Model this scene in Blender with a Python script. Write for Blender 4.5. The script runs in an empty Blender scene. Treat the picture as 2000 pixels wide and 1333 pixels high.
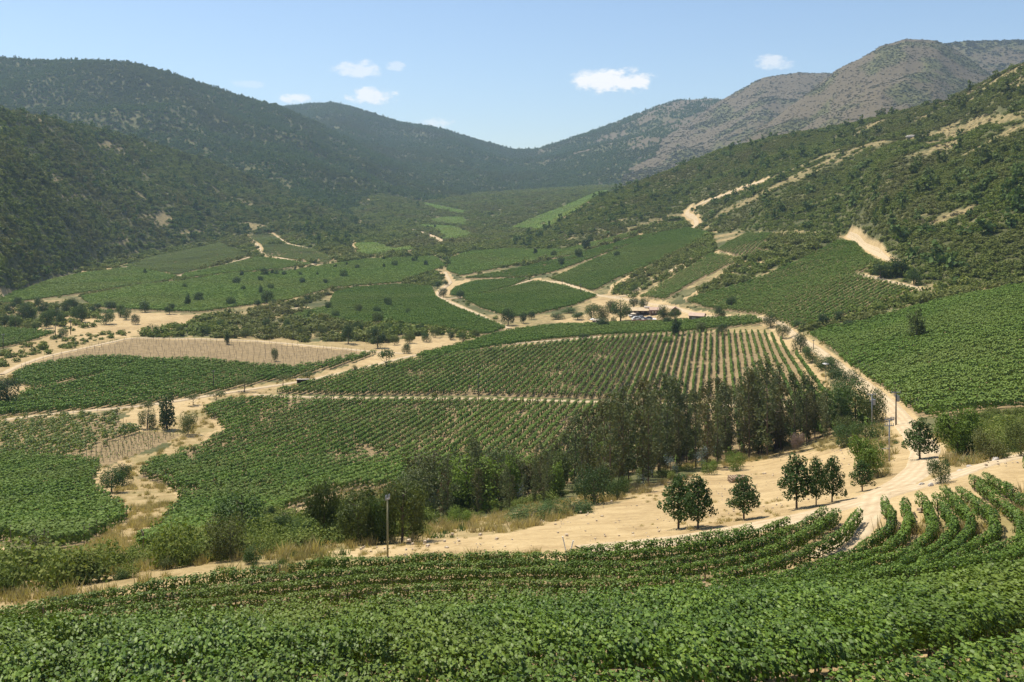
import bpy, math
import numpy as np
from mathutils import Vector

S = bpy.context.scene
R = math.radians
# ------------------------------------------------------------------ camera
FPX, CX, HY = 1900.0, 1000.0, 400.0        # focal length, centre column and eye level, in the photograph's 2000 px
cam = bpy.data.cameras.new('camera')
cam.sensor_width = 36.0
cam.lens = 36.0 * FPX / 2000.0
cam.shift_y = -(666.5 - HY) / 2000.0
cam.clip_start = 0.5
cam.clip_end = 40000.0
cam_o = bpy.data.objects.new('camera', cam)
S.collection.objects.link(cam_o)
cam_o.location = (0, 0, 0)
cam_o.rotation_euler = (R(90), 0, 0)       # looks along +Y
S.camera = cam_o
# ------------------------------------------------------------------ sky, sun, exposure
HAZE = 7e-5
SUN_EL, SUN_AZ = R(62), R(-52)             # azimuth measured from +Y towards +X
W = bpy.data.worlds.new('World')
S.world = W
W.use_nodes = True
wn, wl = W.node_tree.nodes, W.node_tree.links
wn.clear()
def N(nodes, typ, **kw):
    n = nodes.new(typ)
    for k, v in kw.items():
        setattr(n, k, v)
    return n
w_out = N(wn, 'ShaderNodeOutputWorld')
w_bg = N(wn, 'ShaderNodeBackground')
w_bg.inputs['Strength'].default_value = 0.105
w_sky = N(wn, 'ShaderNodeTexSky', sky_type='NISHITA', sun_disc=False)
w_sky.sun_elevation = SUN_EL
w_sky.sun_rotation = SUN_AZ
w_sky.altitude = 300
w_sky.air_density = 1.0
w_sky.dust_density = 0.8
w_sky.ozone_density = 2.6
# small fair-weather clouds low over the ridges: soft noise inside a few ellipses of the sky's directions
w_tc = N(wn, 'ShaderNodeTexCoord')
w_sep = N(wn, 'ShaderNodeSeparateXYZ')
wl.new(w_tc.outputs['Generated'], w_sep.inputs[0])
def M(op, a, b=None, nodes=wn, links=wl, clamp=False):
    n = nodes.new('ShaderNodeMath'); n.operation = op; n.use_clamp = clamp
    for i, v in enumerate((a, b)):
        if v is None: continue
        if isinstance(v, (int, float)): n.inputs[i].default_value = v
        else: links.new(v, n.inputs[i])
    return n.outputs[0]
az = M('ARCTAN2', w_sep.outputs['X'], w_sep.outputs['Y'])
el = M('ARCSINE', w_sep.outputs['Z'])
w_no = N(wn, 'ShaderNodeTexNoise')
w_no.inputs['Scale'].default_value = 58.0
w_no.inputs['Detail'].default_value = 9.0
w_no.inputs['Roughness'].default_value = 0.62
w_map = N(wn, 'ShaderNodeMapping')
w_map.inputs['Scale'].default_value = (1.0, 1.0, 1.9)
wl.new(w_tc.outputs['Generated'], w_map.inputs['Vector'])
wl.new(w_map.outputs[0], w_no.inputs['Vector'])
CLOUDS = [(1200, 158, 100, 30, 1.0), (1165, 150, 60, 20, .75), (700, 135, 58, 22, .6), (728, 188, 62, 20, .85), (578, 193, 34, 12, .8),
          (850, 240, 45, 13, .55), (1512, 122, 42, 20, .6), (770, 130, 26, 12, .4), (480, 165, 42, 9, .25)]
acc = None
for px, py, rx, ry, dens in CLOUDS:
    a0 = math.atan((px - CX) / FPX); e0 = math.atan((HY - py) / FPX * math.cos(a0))
    dx = M('DIVIDE', M('SUBTRACT', az, a0), rx / FPX)
    dy = M('DIVIDE', M('SUBTRACT', el, e0), ry / FPX)
    r2 = M('ADD', M('MULTIPLY', dx, dx), M('MULTIPLY', dy, dy))
    body = M('SUBTRACT', 1.0, r2, clamp=True)
    v = M('ADD', M('MULTIPLY', M('SUBTRACT', w_no.outputs['Fac'], 0.50), 5.5), M('SUBTRACT', M('MULTIPLY', body, 1.7), .38))
    v = M('MULTIPLY', M('MULTIPLY', v, 1.0, clamp=True), M('MULTIPLY', body, 3.2, clamp=True))
    v = M('MULTIPLY', v, dens)
    acc = v if acc is None else M('MAXIMUM', acc, v)
w_mix = N(wn, 'ShaderNodeMixRGB')
wl.new(acc, w_mix.inputs['Fac'])
wl.new(w_sky.outputs[0], w_mix.inputs['Color1'])
w_mix.inputs['Color2'].default_value = (7.6, 7.5, 7.4, 1)
wl.new(w_mix.outputs[0], w_bg.inputs['Color'])
wl.new(w_bg.outputs[0], w_out.inputs['Surface'])

sun = bpy.data.lights.new('sun', 'SUN')
sun.energy = 5.0
sun.angle = R(0.53)
sun.color = (1.0, 0.94, 0.82)
sun_o = bpy.data.objects.new('sun', sun)
S.collection.objects.link(sun_o)
sdir = Vector((math.sin(SUN_AZ) * math.cos(SUN_EL), math.cos(SUN_AZ) * math.cos(SUN_EL), math.sin(SUN_EL)))
sun_o.rotation_euler = sdir.to_track_quat('Z', 'Y').to_euler()
sun_o.location = sdir * 800

vs = S.view_settings
vs.view_transform = 'Standard'; vs.look = 'None'; vs.exposure = 0.45; vs.gamma = 1.0; vs.use_curve_mapping = False
cy = S.cycles
cy.use_denoising = True
cy.max_bounces = 5; cy.diffuse_bounces = 2; cy.glossy_bounces = 2; cy.transmission_bounces = 3
cy.transparent_max_bounces = 8; cy.volume_bounces = 1
cy.caustics_reflective = False; cy.caustics_refractive = False

# ------------------------------------------------------------------ noise
def _hash(ix, iy, seed):
    h = (ix.astype(np.int64) * 374761393 + iy.astype(np.int64) * 668265263 + seed * 1442695041) & 0xFFFFFFFF
    h = ((h ^ (h >> 13)) * 1274126177) & 0xFFFFFFFF
    return ((h ^ (h >> 16)) & 0xFFFF) / 65535.0
def vnoise(x, y, seed=0):
    ix = np.floor(x); iy = np.floor(y)
    fx = x - ix; fy = y - iy
    fx = fx * fx * fx * (fx * (fx * 6 - 15) + 10); fy = fy * fy * fy * (fy * (fy * 6 - 15) + 10)
    a = _hash(ix, iy, seed); b = _hash(ix + 1, iy, seed); c = _hash(ix, iy + 1, seed); d = _hash(ix + 1, iy + 1, seed)
    return (a + (b - a) * fx) * (1 - fy) + (c + (d - c) * fx) * fy
def fbm(x, y, sc, octv=4, seed=0, ridged=False):
    t = np.zeros_like(x); amp = 1.0; tot = 0.0
    ca, sa = math.cos(.7), math.sin(.7)
    x = x / sc; y = y / sc
    for o in range(octv):
        n = vnoise(x, y, seed + o * 17)
        if ridged: n = 1 - np.abs(2 * n - 1)
        t += amp * n; tot += amp; amp *= 0.5
        x, y = (x * ca - y * sa) * 2.03 + 13.1, (x * sa + y * ca) * 2.03 + 7.7
    return t / tot

# ------------------------------------------------------------------ terrain: one height field on a (direction, distance) grid
PX = np.concatenate([np.linspace(-640, -140, 24, endpoint=False), np.linspace(-140, 2140, 560), np.linspace(2160, 2640, 24)])
NY = 600
YY = np.exp(np.linspace(math.log(5.0), math.log(5600.0), NY))
LY = np.log(YY)
U = (PX - CX) / FPX
GPX, GY = np.meshgrid(PX, YY)              # rows: distance, columns: direction
GX = GY * (GPX - CX) / FPX
def blur(a, s, axis):
    k = np.arange(-int(3 * s), int(3 * s) + 1); w = np.exp(-.5 * (k / s) ** 2); w /= w.sum()
    pad = [(0, 0), (0, 0)]; pad[axis] = (len(k) // 2,) * 2
    b = np.pad(a, pad, mode='edge')
    return np.apply_along_axis(lambda v: np.convolve(v, w, mode='valid'), axis, b)
# valley floor and the near slope: (eye-level row, distance) pairs down some sight lines
COLS = {
 -640: [(1333,33.5),(1230,51),(1180,56),(1100,82),(1000,150),(900,205),(800,270),(700,365),(640,460),(590,580),(540,800),(500,1100),(450,2000),(430,5600)],
 0: [(1333,33),(1224,52),(1172,56.4),(1155,61),(1100,84),(1000,143),(900,205),(800,270),(700,365),(640,460),(590,580),(540,800),(500,1100),(450,2000),(430,5600)],
 250: [(1333,32.5),(1205,54),(1145,59.2),(1125,64),(1080,87),(1000,145),(900,205),(800,270),(700,365),(640,460),(590,580),(550,740),(510,1000),(470,1500),(420,5600)],
 500: [(1333,32.5),(1185,55),(1112,61.6),(1085,68),(1055,86),(1000,138),(900,205),(790,280),(665,430),(600,570),(560,700),(520,850),(480,1050),(440,1600),(400,5600)],
 750: [(1333,32),(1165,57),(1092,64.2),(1075,68),(1050,82),(1000,125),(900,207),(785,287),(665,430),(600,575),(560,710),(520,860),(490,1000),(470,1150),(440,1500),(410,1850),(395,2200),(385,5600)],
 1000: [(1333,32),(1146,58),(1075,65.5),(1060,70),(1035,81),(1000,108),(900,205),(780,290),(665,430),(640,480),(600,580),(560,720),(520,860),(490,1000),(460,1300),(440,1500),(400,1900),(380,2200),(372,5600)],
 1250: [(1333,31.5),(1130,58),(1060,65.2),(1040,74),(1010,90),(960,122),(880,205),(780,285),(660,420),(600,560),(560,640),(520,730),(480,840),(450,950),(420,1250),(385,1600),(368,2000),(360,5600)],
 1500: [(1333,31),(1116,58),(1020,67.8),(1000,76),(960,106),(900,170),(800,240),(700,330),(650,390),(620,420),(560,500),(500,580),(460,650),(430,900),(400,5600)],
 1750: [(1333,30),(1109,56),(975,69.2),(950,77),(900,105),(830,160),(720,235),(650,300),(600,370),(570,400),(530,430),(490,470),(450,700),(420,5600)],
 2000: [(1333,29),(1083,54),(930,70.2),(900,82),(870,104),(810,150),(700,205),(600,290),(560,340),(545,410),(520,600),(480,5600)],
 2640: [(1333,28),(1050,52),(900,69),(810,130),(700,180),(560,280),(500,360),(490,500),(470,5600)],
}
cz = []
for k in sorted(COLS):
    p = np.array(COLS[k], float)
    z = -(p[:, 0] - HY) / FPX * p[:, 1]
    sl = (z[0] - z[1]) / (p[1, 1] - p[0, 1])
    y0 = np.array([5.0]); z0 = np.array([z[0] + sl * .8 * (p[0, 1] - 5)])
    cz.append(np.interp(LY, np.log(np.concatenate([y0, p[:, 1]])), np.concatenate([z0, z])))
cz = np.array(cz).T
ck = np.array(sorted(COLS), float)
FLOOR = np.array([np.interp(PX, ck, cz[j]) for j in range(NY)])
FLOOR = blur(FLOOR, 2.6, 0)
FLOOR[:, 24:-24] = blur(FLOOR, 14, 1)[:, 24:-24]
FLOOR += (fbm(GX, GY, 60, 3, 5) - .5) * np.clip((GY - 90) / 300, 0, 1) * 1.6
def col_row_search(H, px, py, lift=0.0, ymin=20.0, ymax=1e9):
    """first surface met by the sight line of a photograph pixel: (x, y, z)"""
    c = np.interp(px, PX, np.arange(len(PX))); c0 = int(min(max(c, 0), len(PX) - 2)); w = c - c0
    h = H[:, c0] * (1 - w) + H[:, c0 + 1] * w + lift
    t = HY - FPX * h / YY
    ok = np.nonzero((t <= py) & (YY >= ymin) & (YY <= ymax))[0]
    if len(ok) == 0: j, f = int(np.searchsorted(YY, min(ymax, 5500))), 1.0
    else:
        j = ok[0]
        f = 1.0 if j == 0 or YY[j - 1] < ymin else (t[j - 1] - py) / max(t[j - 1] - t[j], 1e-9)
        f = min(max(f, 0), 1)
    j0 = max(j - 1, 0)
    y = math.exp(LY[j0] + (LY[j] - LY[j0]) * f)
    z = h[j0] + (h[j] - h[j0]) * f - lift
    return (y * (px - CX) / FPX, y, z)
HILLS = [  # name, crest (px, row, distance), foot (px, row[, distance]), gully size, gully height, shape
 ('mountain', 1, [(200,215,4300),(540,207,4300),(600,200,4300),(650,198,4300),(700,210,4300),(780,235,4300),(870,250,4300),(930,270,4350),(1000,291,4400),(1050,290,4400),(1100,275,4400),(1180,245,4350),(1280,205,4300),(1330,192,4300),(1400,190,4200),(1500,200,4200),(1700,230,4200)],
   [(200,390,2500),(1700,390,2500)], 420, 60, .9),
 ('mountain', 2, [(-640,70,2600),(-100,100,2600),(0,107,2600),(60,113,2600),(150,110,2600),(250,118,2600),(330,140,2650),(450,180,2750),(540,203,2850),(600,232,2900),(680,268,2950),(760,308,2950),(850,345,2900),(960,388,2800),(1010,400,2700)],
   [(-640,440,1500),(600,430,1600),(1010,402,2200)], 320, 58, .9),
 ('mountain', 3, [(1215,345,3100),(1300,266,3300),(1350,232,3450),(1400,196,3500),(1440,174,3500),(1490,148,3500),(1560,137,3500),(1620,138,3500),(1700,160,3500),(1800,200,3500)],
   [(1215,350,2400),(1300,380,2300),(1800,390,2300)], 300, 60, .95),
 ('mountain', 4, [(1700,110,3300),(1780,88,3300),(1840,80,3300),(1880,74,3300),(1960,73,3300),(2000,72,3300),(2640,60,3300)],
   [(1700,380,2200),(2640,380,2200)], 300, 44, .95),
 ('mountain', 5, [(1440,285,2300),(1457,267,2350),(1530,215,2500),(1600,160,2600),(1629,134,2600),(1680,108,2600),(1720,84,2600),(1770,70,2600),(1830,76,2600),(1860,90,2600),(1900,115,2550),(1920,130,2500),(2000,180,2400),(2200,260,2200)],
   [(1440,300,1900),(1530,340,1700),(2200,380,1500)], 260, 62, .95),
 ('hill', 6, [(560,425,1900),(600,405,2000),(640,391,2050),(690,380,2100),(740,373,2100),(800,390,2050),(840,402,2000),(900,425,1850),(945,450,1680)],
   [(560,466,1450),(700,462,1400),(845,452,1450),(945,452,1580)], 120, 12, .8),
 ('hill', 7, [(-640,150,1000),(-200,190,1000),(0,207,1040),(100,226,1220),(200,250,1400),(300,276,1550),(400,306,1650),(500,346,1720),(600,386,1720),(700,425,1650),(800,456,1520),(850,470,1400)],
   [(-640,640),(-200,612),(0,588),(100,546),(200,518),(330,490),(430,471),(480,468),(560,463),(640,490),(700,477),(850,471)], 130, 24, .85),
 ('hill', 8, [(955,492,1010),(1000,472,1080),(1080,430,1160),(1150,388,1200),(1250,350,1240),(1330,318,1250),(1400,292,1250),(1500,266,1200),(1650,240,1120),(1750,216,1050),(1850,193,980),(1900,168,930),(1950,140,890),(2000,120,850),(2640,0,700)],
   [(955,492),(1000,489),(1100,484),(1250,450),(1340,438),(1500,455),(1650,462),(1720,500),(1800,545),(1900,562),(2000,552),(2640,505)], 90, 16, .85),
]
Hgt = FLOOR.copy()
LAYER = np.zeros(Hgt.shape, int)
HS = np.zeros(Hgt.shape)                   # 0 at a hill's foot, 1 at its crest
for name, hid, crest, foot, gsz, gam, ex in HILLS:
    crest = np.array(crest, float)
    ft = []
    for f in foot:
        if len(f) == 3: ft.append((f[0], f[2], -(f[1] - HY) / FPX * f[2]))
        else:
            q = col_row_search(FLOOR, f[0], f[1]); ft.append((f[0], q[1], q[2]))
    ft = np.array(ft)
    x0, x1 = crest[0, 0], crest[-1, 0]
    cY = np.interp(PX, crest[:, 0], crest[:, 2]); cZ = (HY - np.interp(PX, crest[:, 0], crest[:, 1])) / FPX * cY
    fY = np.interp(PX, ft[:, 0], ft[:, 1]); fZ = np.interp(PX, ft[:, 0], ft[:, 2])
    cY = np.maximum(cY, fY + 15)
    s = (GY - fY) / (cY - fY)
    sc = np.clip(s, 0, 1)
    z = fZ + (cZ - fZ) * sc ** ex
    z = np.where(s < 0, fZ + (GY - fY) * .25 - (fY - GY) * .1, z)
    z = np.where(s > 1, cZ - (GY - cY) * .45 - 6 * np.clip((s - 1) * 8, 0, 1), z)
    wgt = np.clip(sc * 1.6, 0, 1) * np.clip((1.02 - sc) * 2.2, 0.03, 1)
    rel = np.clip((cZ - fZ) / 40, 0, 1)
    gx, gy = GX, GY
    z = z - gam * rel * wgt * (1.15 - 1.6 * fbm(gx, gy, gsz, 5, hid * 31, ridged=True))
    z = z + gam * .35 * np.clip(s - .95, 0, .05) * 20 * rel * (fbm(gx, gy, gsz * .3, 3, hid * 7) - .5)
    out = (PX < x0) | (PX > x1)
    z[:, out] = -1e4
    m = z > Hgt
    k = 1.5
    Hgt = np.maximum(Hgt, z) + np.where(np.abs(Hgt - z) < k * 4, k * np.exp(-np.abs(Hgt - z) / k) * .4, 0)
    LAYER[m] = hid
    HS[m] = sc[m]
Hgt = blur(Hgt, .8, 0)
# ------------------------------------------------------------------ look-ups on the finished ground
def at(px, py, lift=0.0, ymin=20.0, ymax=1e9):
    return col_row_search(Hgt, px, py, lift, ymin, ymax)
def ground(x, y):
    x = np.asarray(x, float); y = np.asarray(y, float)
    c = np.interp(CX + FPX * x / y, PX, np.arange(len(PX))); r = np.interp(np.log(y), LY, np.arange(NY))
    c0 = np.clip(c.astype(int), 0, len(PX) - 2); r0 = np.clip(r.astype(int), 0, NY - 2)
    fc = c - c0; fr = r - r0
    return (Hgt[r0, c0] * (1 - fc) + Hgt[r0, c0 + 1] * fc) * (1 - fr) + (Hgt[r0 + 1, c0] * (1 - fc) + Hgt[r0 + 1, c0 + 1] * fc) * fr
def grid_val(A, x, y):
    c = np.rint(np.interp(CX + FPX * x / y, PX, np.arange(len(PX)))).astype(int); r = np.rint(np.interp(np.log(y), LY, np.arange(NY))).astype(int)
    return A[r, c]
def dense(poly, closed=True, step=8.0):
    out = []
    n = len(poly)
    for i in range(n if closed else n - 1):
        a, b = poly[i], poly[(i + 1) % n]
        k = max(1, int(math.hypot(b[0] - a[0], b[1] - a[1]) / step))
        for j in range(k):
            t = j / k; out.append((a[0] + (b[0] - a[0]) * t, a[1] + (b[1] - a[1]) * t))
    if not closed: out.append(poly[-1])
    return out
def world_poly(poly, ymin=20.0, ymax=1e9):
    return np.array([at(p[0], p[1], 0, ymin, ymax)[:2] for p in dense(poly)])
def world_line(poly, lift=0.0, ymin=20.0, step=8.0):
    return np.array([at(p[0], p[1], lift, ymin) for p in dense(poly, False, step)])
def inside(wp, x, y):
    res = np.zeros(x.shape, bool)
    m = (x > wp[:, 0].min()) & (x < wp[:, 0].max()) & (y > wp[:, 1].min()) & (y < wp[:, 1].max())
    if not m.any(): return res
    xs, ys = x[m], y[m]; r = np.zeros(xs.shape, bool)
    a = wp; b = np.roll(wp, -1, 0)
    for (ax, ay), (bx, by) in zip(a, b):
        if ay == by: continue
        c = ((ay > ys) != (by > ys)) & (xs < (bx - ax) * (ys - ay) / (by - ay) + ax)
        r ^= c
    res[m] = r
    return res
def line_dist(wl_, x, y, maxd):
    d = np.full(x.shape, 1e9)
    m = (x > wl_[:, 0].min() - maxd) & (x < wl_[:, 0].max() + maxd) & (y > wl_[:, 1].min() - maxd) & (y < wl_[:, 1].max() + maxd)
    if not m.any(): return d
    xs, ys = x[m], y[m]; dd = np.full(xs.shape, 1e9)
    for i in range(len(wl_) - 1):
        ax, ay = wl_[i, :2]; bx, by = wl_[i + 1, :2]
        L2 = (bx - ax) ** 2 + (by - ay) ** 2 + 1e-9
        t = np.clip(((xs - ax) * (bx - ax) + (ys - ay) * (by - ay)) / L2, 0, 1)
        dd = np.minimum(dd, np.hypot(xs - ax - t * (bx - ax), ys - ay - t * (by - ay)))
    d[m] = dd
    return d
# ------------------------------------------------------------------ mesh helpers
COL = S.collection
def mk(name, V, polys, mats=(), smooth=False):
    """one mesh from an (n,3) array and a list of (k x m index array, material slot)"""
    me = bpy.data.meshes.new(name)
    V = np.asarray(V, np.float32)
    me.vertices.add(len(V)); me.vertices.foreach_set('co', V.ravel())
    tot = [np.full(len(f), f.shape[1], np.int32) for f, _ in polys if len(f)]
    lv = np.concatenate([f.ravel() for f, _ in polys if len(f)]).astype(np.int32)
    tot = np.concatenate(tot); st = np.concatenate([[0], np.cumsum(tot)[:-1]]).astype(np.int32)
    me.loops.add(len(lv)); me.loops.foreach_set('vertex_index', lv)
    me.polygons.add(len(tot)); me.polygons.foreach_set('loop_start', st); me.polygons.foreach_set('loop_total', tot)
    me.polygons.foreach_set('material_index', np.concatenate([np.full(len(f), m, np.int32) for f, m in polys if len(f)]))
    me.polygons.foreach_set('use_smooth', np.full(len(tot), smooth, bool))
    for m in mats: me.materials.append(m)
    me.update(); me.validate()
    return me
def link(name, data, parent=None, loc=None):
    o = bpy.data.objects.new(name, data); COL.objects.link(o)
    if parent: o.parent = parent
    if loc is not None: o.location = loc
    return o
def tag(o, label=None, cat=None, group=None, kind=None):
    for k, v in (('label', label), ('category', cat), ('group', group), ('kind', kind)):
        if v: o[k] = v
    return o
class MB:
    """collects simple shapes into one mesh"""
    def __init__(s): s.v = []; s.f = {}; s.n = 0
    def add(s, V, F, slot=0):
        V = np.asarray(V, float); F = np.asarray(F, int)
        s.f.setdefault((F.shape[1], slot), []).append(F + s.n); s.v.append(V); s.n += len(V)
    def box(s, c, d, rz=0.0, slot=0, tilt=0.0):
        x, y, z = [q / 2 for q in d]
        V = np.array([(-x,-y,-z),(x,-y,-z),(x,y,-z),(-x,y,-z),(-x,-y,z),(x,-y,z),(x,y,z),(-x,y,z)])
        if tilt:
            ct, st_ = math.cos(tilt), math.sin(tilt); V = np.stack([V[:,0], V[:,1]*ct - V[:,2]*st_, V[:,1]*st_ + V[:,2]*ct], 1)
        cr, sr = math.cos(rz), math.sin(rz)
        V = np.stack([V[:,0]*cr - V[:,1]*sr, V[:,0]*sr + V[:,1]*cr, V[:,2]], 1) + np.array(c)
        s.add(V, [(0,3,2,1),(4,5,6,7),(0,1,5,4),(1,2,6,5),(2,3,7,6),(3,0,4,7)], slot); return s
    def tube(s, P, r, n=6, slot=0):
        P = np.asarray(P, float); r = np.broadcast_to(np.asarray(r, float), (len(P),))
        T = np.gradient(P, axis=0); T /= np.linalg.norm(T, axis=1)[:, None] + 1e-9
        ref = np.array([1., 0, 0]) if abs(T[:, 2]).mean() > .7 else np.array([0, 0, 1.])
        A = np.cross(T, ref); A /= np.linalg.norm(A, axis=1)[:, None] + 1e-9; B = np.cross(T, A)
        an = np.arange(n) * 2 * math.pi / n
        V = P[:, None, :] + (A[:, None, :] * np.cos(an)[None, :, None] + B[:, None, :] * np.sin(an)[None, :, None]) * r[:, None, None]
        i = np.arange(len(P) - 1)[:, None] * n; j = np.arange(n)[None, :]; j2 = (j + 1) % n
        F = np.stack([i + j, i + j2, i + n + j2, i + n + j], -1).reshape(-1, 4)
        s.add(V.reshape(-1, 3), F, slot)
        s.f.setdefault((n, slot), []).append(np.array([np.arange(n)[::-1] + s.n - n * len(P), np.arange(n) + s.n - n]))
        return s
    def mesh(s, name, mats, smooth=False):
        return mk(name, np.concatenate(s.v), [(np.concatenate(f), sl) for (k, sl), f in s.f.items()], mats, smooth)
    def build(s, name, mats, parent=None, loc=None, smooth=False):
        return link(name, s.mesh(name, mats if isinstance(mats, (list, tuple)) else [mats], smooth), parent, loc)
# ------------------------------------------------------------------ materials
def new_mat(name):
    m = bpy.data.materials.new(name); m.use_nodes = True
    nt = m.node_tree; nt.nodes.clear()
    return m, nt.nodes, nt.links
def ramp(nodes, links, fac, stops):
    r = nodes.new('ShaderNodeValToRGB'); e = r.color_ramp.elements
    while len(e) < len(stops): e.new(.5)
    for i, (p, c) in enumerate(stops): e[i].position = p; e[i].color = (*c, 1)
    links.new(fac, r.inputs[0]); return r.outputs[0]
def mixc(nodes, links, f, a, b, mode='MIX'):
    n = nodes.new('ShaderNodeMixRGB'); n.blend_type = mode
    for i, v in enumerate((f, a, b)):
        if isinstance(v, (int, float)): n.inputs[i].default_value = v
        elif isinstance(v, tuple): n.inputs[i].default_value = (*v, 1)
        else: links.new(v, n.inputs[i])
    return n.outputs[0]
def leaf_mat(name, cols, trans=.3, rough=.5, patch=None, patch_size=.02, spec=.35):
    """foliage: each leaf its own shade between the stops, each plant its own tint, wide soft patches of PATCH"""
    m, n, l = new_mat(name)
    geo = n.new('ShaderNodeNewGeometry'); oi = n.new('ShaderNodeObjectInfo')
    f = M('ADD', M('MULTIPLY', geo.outputs['Random Per Island'], .62, n, l), M('MULTIPLY', oi.outputs['Random'], .38, n, l), n, l)
    c = ramp(n, l, f, [(i / (len(cols) - 1), q) for i, q in enumerate(cols)])
    if patch:
        tn = n.new('ShaderNodeTexNoise'); tn.inputs['Scale'].default_value = patch_size; tn.inputs['Detail'].default_value = 3
        l.new(geo.outputs['Position'], tn.inputs['Vector'])
        k = n.new('ShaderNodeMapRange'); k.inputs[1].default_value = .45; k.inputs[2].default_value = .68
        l.new(tn.outputs['Fac'], k.inputs[0])
        c = mixc(n, l, M('MULTIPLY', k.outputs[0], .8, n, l), c, patch)
    b = n.new('ShaderNodeBsdfPrincipled'); b.inputs['Roughness'].default_value = rough
    b.inputs['Specular IOR Level'].default_value = spec
    l.new(c, b.inputs['Base Color'])
    t = n.new('ShaderNodeBsdfTranslucent')
    tc = mixc(n, l, 1.0, c, (1.25, 1.35, .6), 'MULTIPLY'); l.new(tc, t.inputs['Color'])
    mx = n.new('ShaderNodeMixShader'); mx.inputs[0].default_value = trans
    l.new(b.outputs[0], mx.inputs[1]); l.new(t.outputs[0], mx.inputs[2])
    o = n.new('ShaderNodeOutputMaterial'); l.new(mx.outputs[0], o.inputs[0])
    return m
def plain_mat(name, col, col2=None, sc=3.0, rough=.8, bump=0.0, metal=0.0):
    m, n, l = new_mat(name)
    b = n.new('ShaderNodeBsdfPrincipled'); b.inputs['Roughness'].default_value = rough; b.inputs['Metallic'].default_value = metal
    tc = n.new('ShaderNodeTexCoord'); tn = n.new('ShaderNodeTexNoise'); tn.inputs['Scale'].default_value = sc; tn.inputs['Detail'].default_value = 6
    l.new(tc.outputs['Object'], tn.inputs['Vector'])
    l.new(ramp(n, l, tn.outputs['Fac'], [(.3, col), (.7, col2 or tuple(q * .7 for q in col))]), b.inputs['Base Color'])
    if bump:
        bp = n.new('ShaderNodeBump'); bp.inputs['Strength'].default_value = bump; l.new(tn.outputs['Fac'], bp.inputs['Height']); l.new(bp.outputs[0], b.inputs['Normal'])
    o = n.new('ShaderNodeOutputMaterial'); l.new(b.outputs[0], o.inputs[0])
    return m
def ground_mat(name):
    """soil, dry grass, vine soil and rock, mixed by the land-cover attribute of the ground"""
    m, n, l = new_mat(name)
    at_ = n.new('ShaderNodeAttribute'); at_.attribute_name = 'cover'
    sp = n.new('ShaderNodeSeparateColor'); l.new(at_.outputs['Color'], sp.inputs[0])
    geo = n.new('ShaderNodeNewGeometry')
    def nz(sc, det=6, ro=.6):
        t = n.new('ShaderNodeTexNoise'); t.inputs['Scale'].default_value = sc; t.inputs['Detail'].default_value = det; t.inputs['Roughness'].default_value = ro
        l.new(geo.outputs['Position'], t.inputs['Vector']); return t.outputs['Fac']
    n1, n2, n3 = nz(.35, 8), nz(.045, 6), nz(2.2, 6, .7)
    nn = M('ADD', M('MULTIPLY', n1, .5, n, l), M('MULTIPLY', n3, .5, n, l), n, l)
    scrub = ramp(n, l, M('ADD', M('MULTIPLY', nn, .5, n, l), M('MULTIPLY', n2, .5, n, l), n, l), [(.34, (.045, .05, .02)), (.5, (.09, .092, .036)), (.64, (.18, .16, .075))])
    dirt = ramp(n, l, M('ADD', M('MULTIPLY', nn, .65, n, l), M('MULTIPLY', n2, .35, n, l), n, l), [(.34, (.18, .12, .055)), (.44, (.34, .24, .118)), (.54, (.45, .33, .168)), (.68, (.53, .415, .235))])
    dry = ramp(n, l, nn, [(.3, (.15, .115, .05)), (.45, (.29, .21, .095)), (.6, (.41, .305, .155)), (.75, (.50, .395, .215))])
    dry = mixc(n, l, M('MULTIPLY', ramp(n, l, n2, [(.52, (0, 0, 0)), (.66, (1, 1, 1))]), .5, n, l), dry, (.19, .175, .065))
    soil = ramp(n, l, nn, [(.3, (.13, .095, .048)), (.5, (.235, .17, .088)), (.7, (.36, .265, .145))])
    rock = ramp(n, l, nn, [(.3, (.070, .056, .034)), (.5, (.112, .090, .055)), (.7, (.19, .152, .098))])
    def wob(ch, k=.35):
        return M('SUBTRACT', M('MULTIPLY', M('ADD', ch, M('MULTIPLY', M('SUBTRACT', n1, .5, n, l), k, n, l), n, l), 2.4, n, l), .7, n, l, True)
    c = mixc(n, l, wob(at_.outputs['Alpha'], .9), scrub, rock)
    c = mixc(n, l, wob(sp.outputs['Blue']), c, soil)
    c = mixc(n, l, wob(sp.outputs['Green'], .8), c, dry)
    c = mixc(n, l, wob(sp.outputs['Red'], .5), c, dirt)
    b = n.new('ShaderNodeBsdfPrincipled'); b.inputs['Roughness'].default_value = .95; b.inputs['Specular IOR Level'].default_value = .1
    l.new(c, b.inputs['Base Color'])
    bp = n.new('ShaderNodeBump'); bp.inputs['Strength'].default_value = .6; bp.inputs['Distance'].default_value = .35
    l.new(nn, bp.inputs['Height']); l.new(bp.outputs[0], b.inputs['Normal'])
    o = n.new('ShaderNodeOutputMaterial'); l.new(b.outputs[0], o.inputs[0])
    return m
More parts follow.
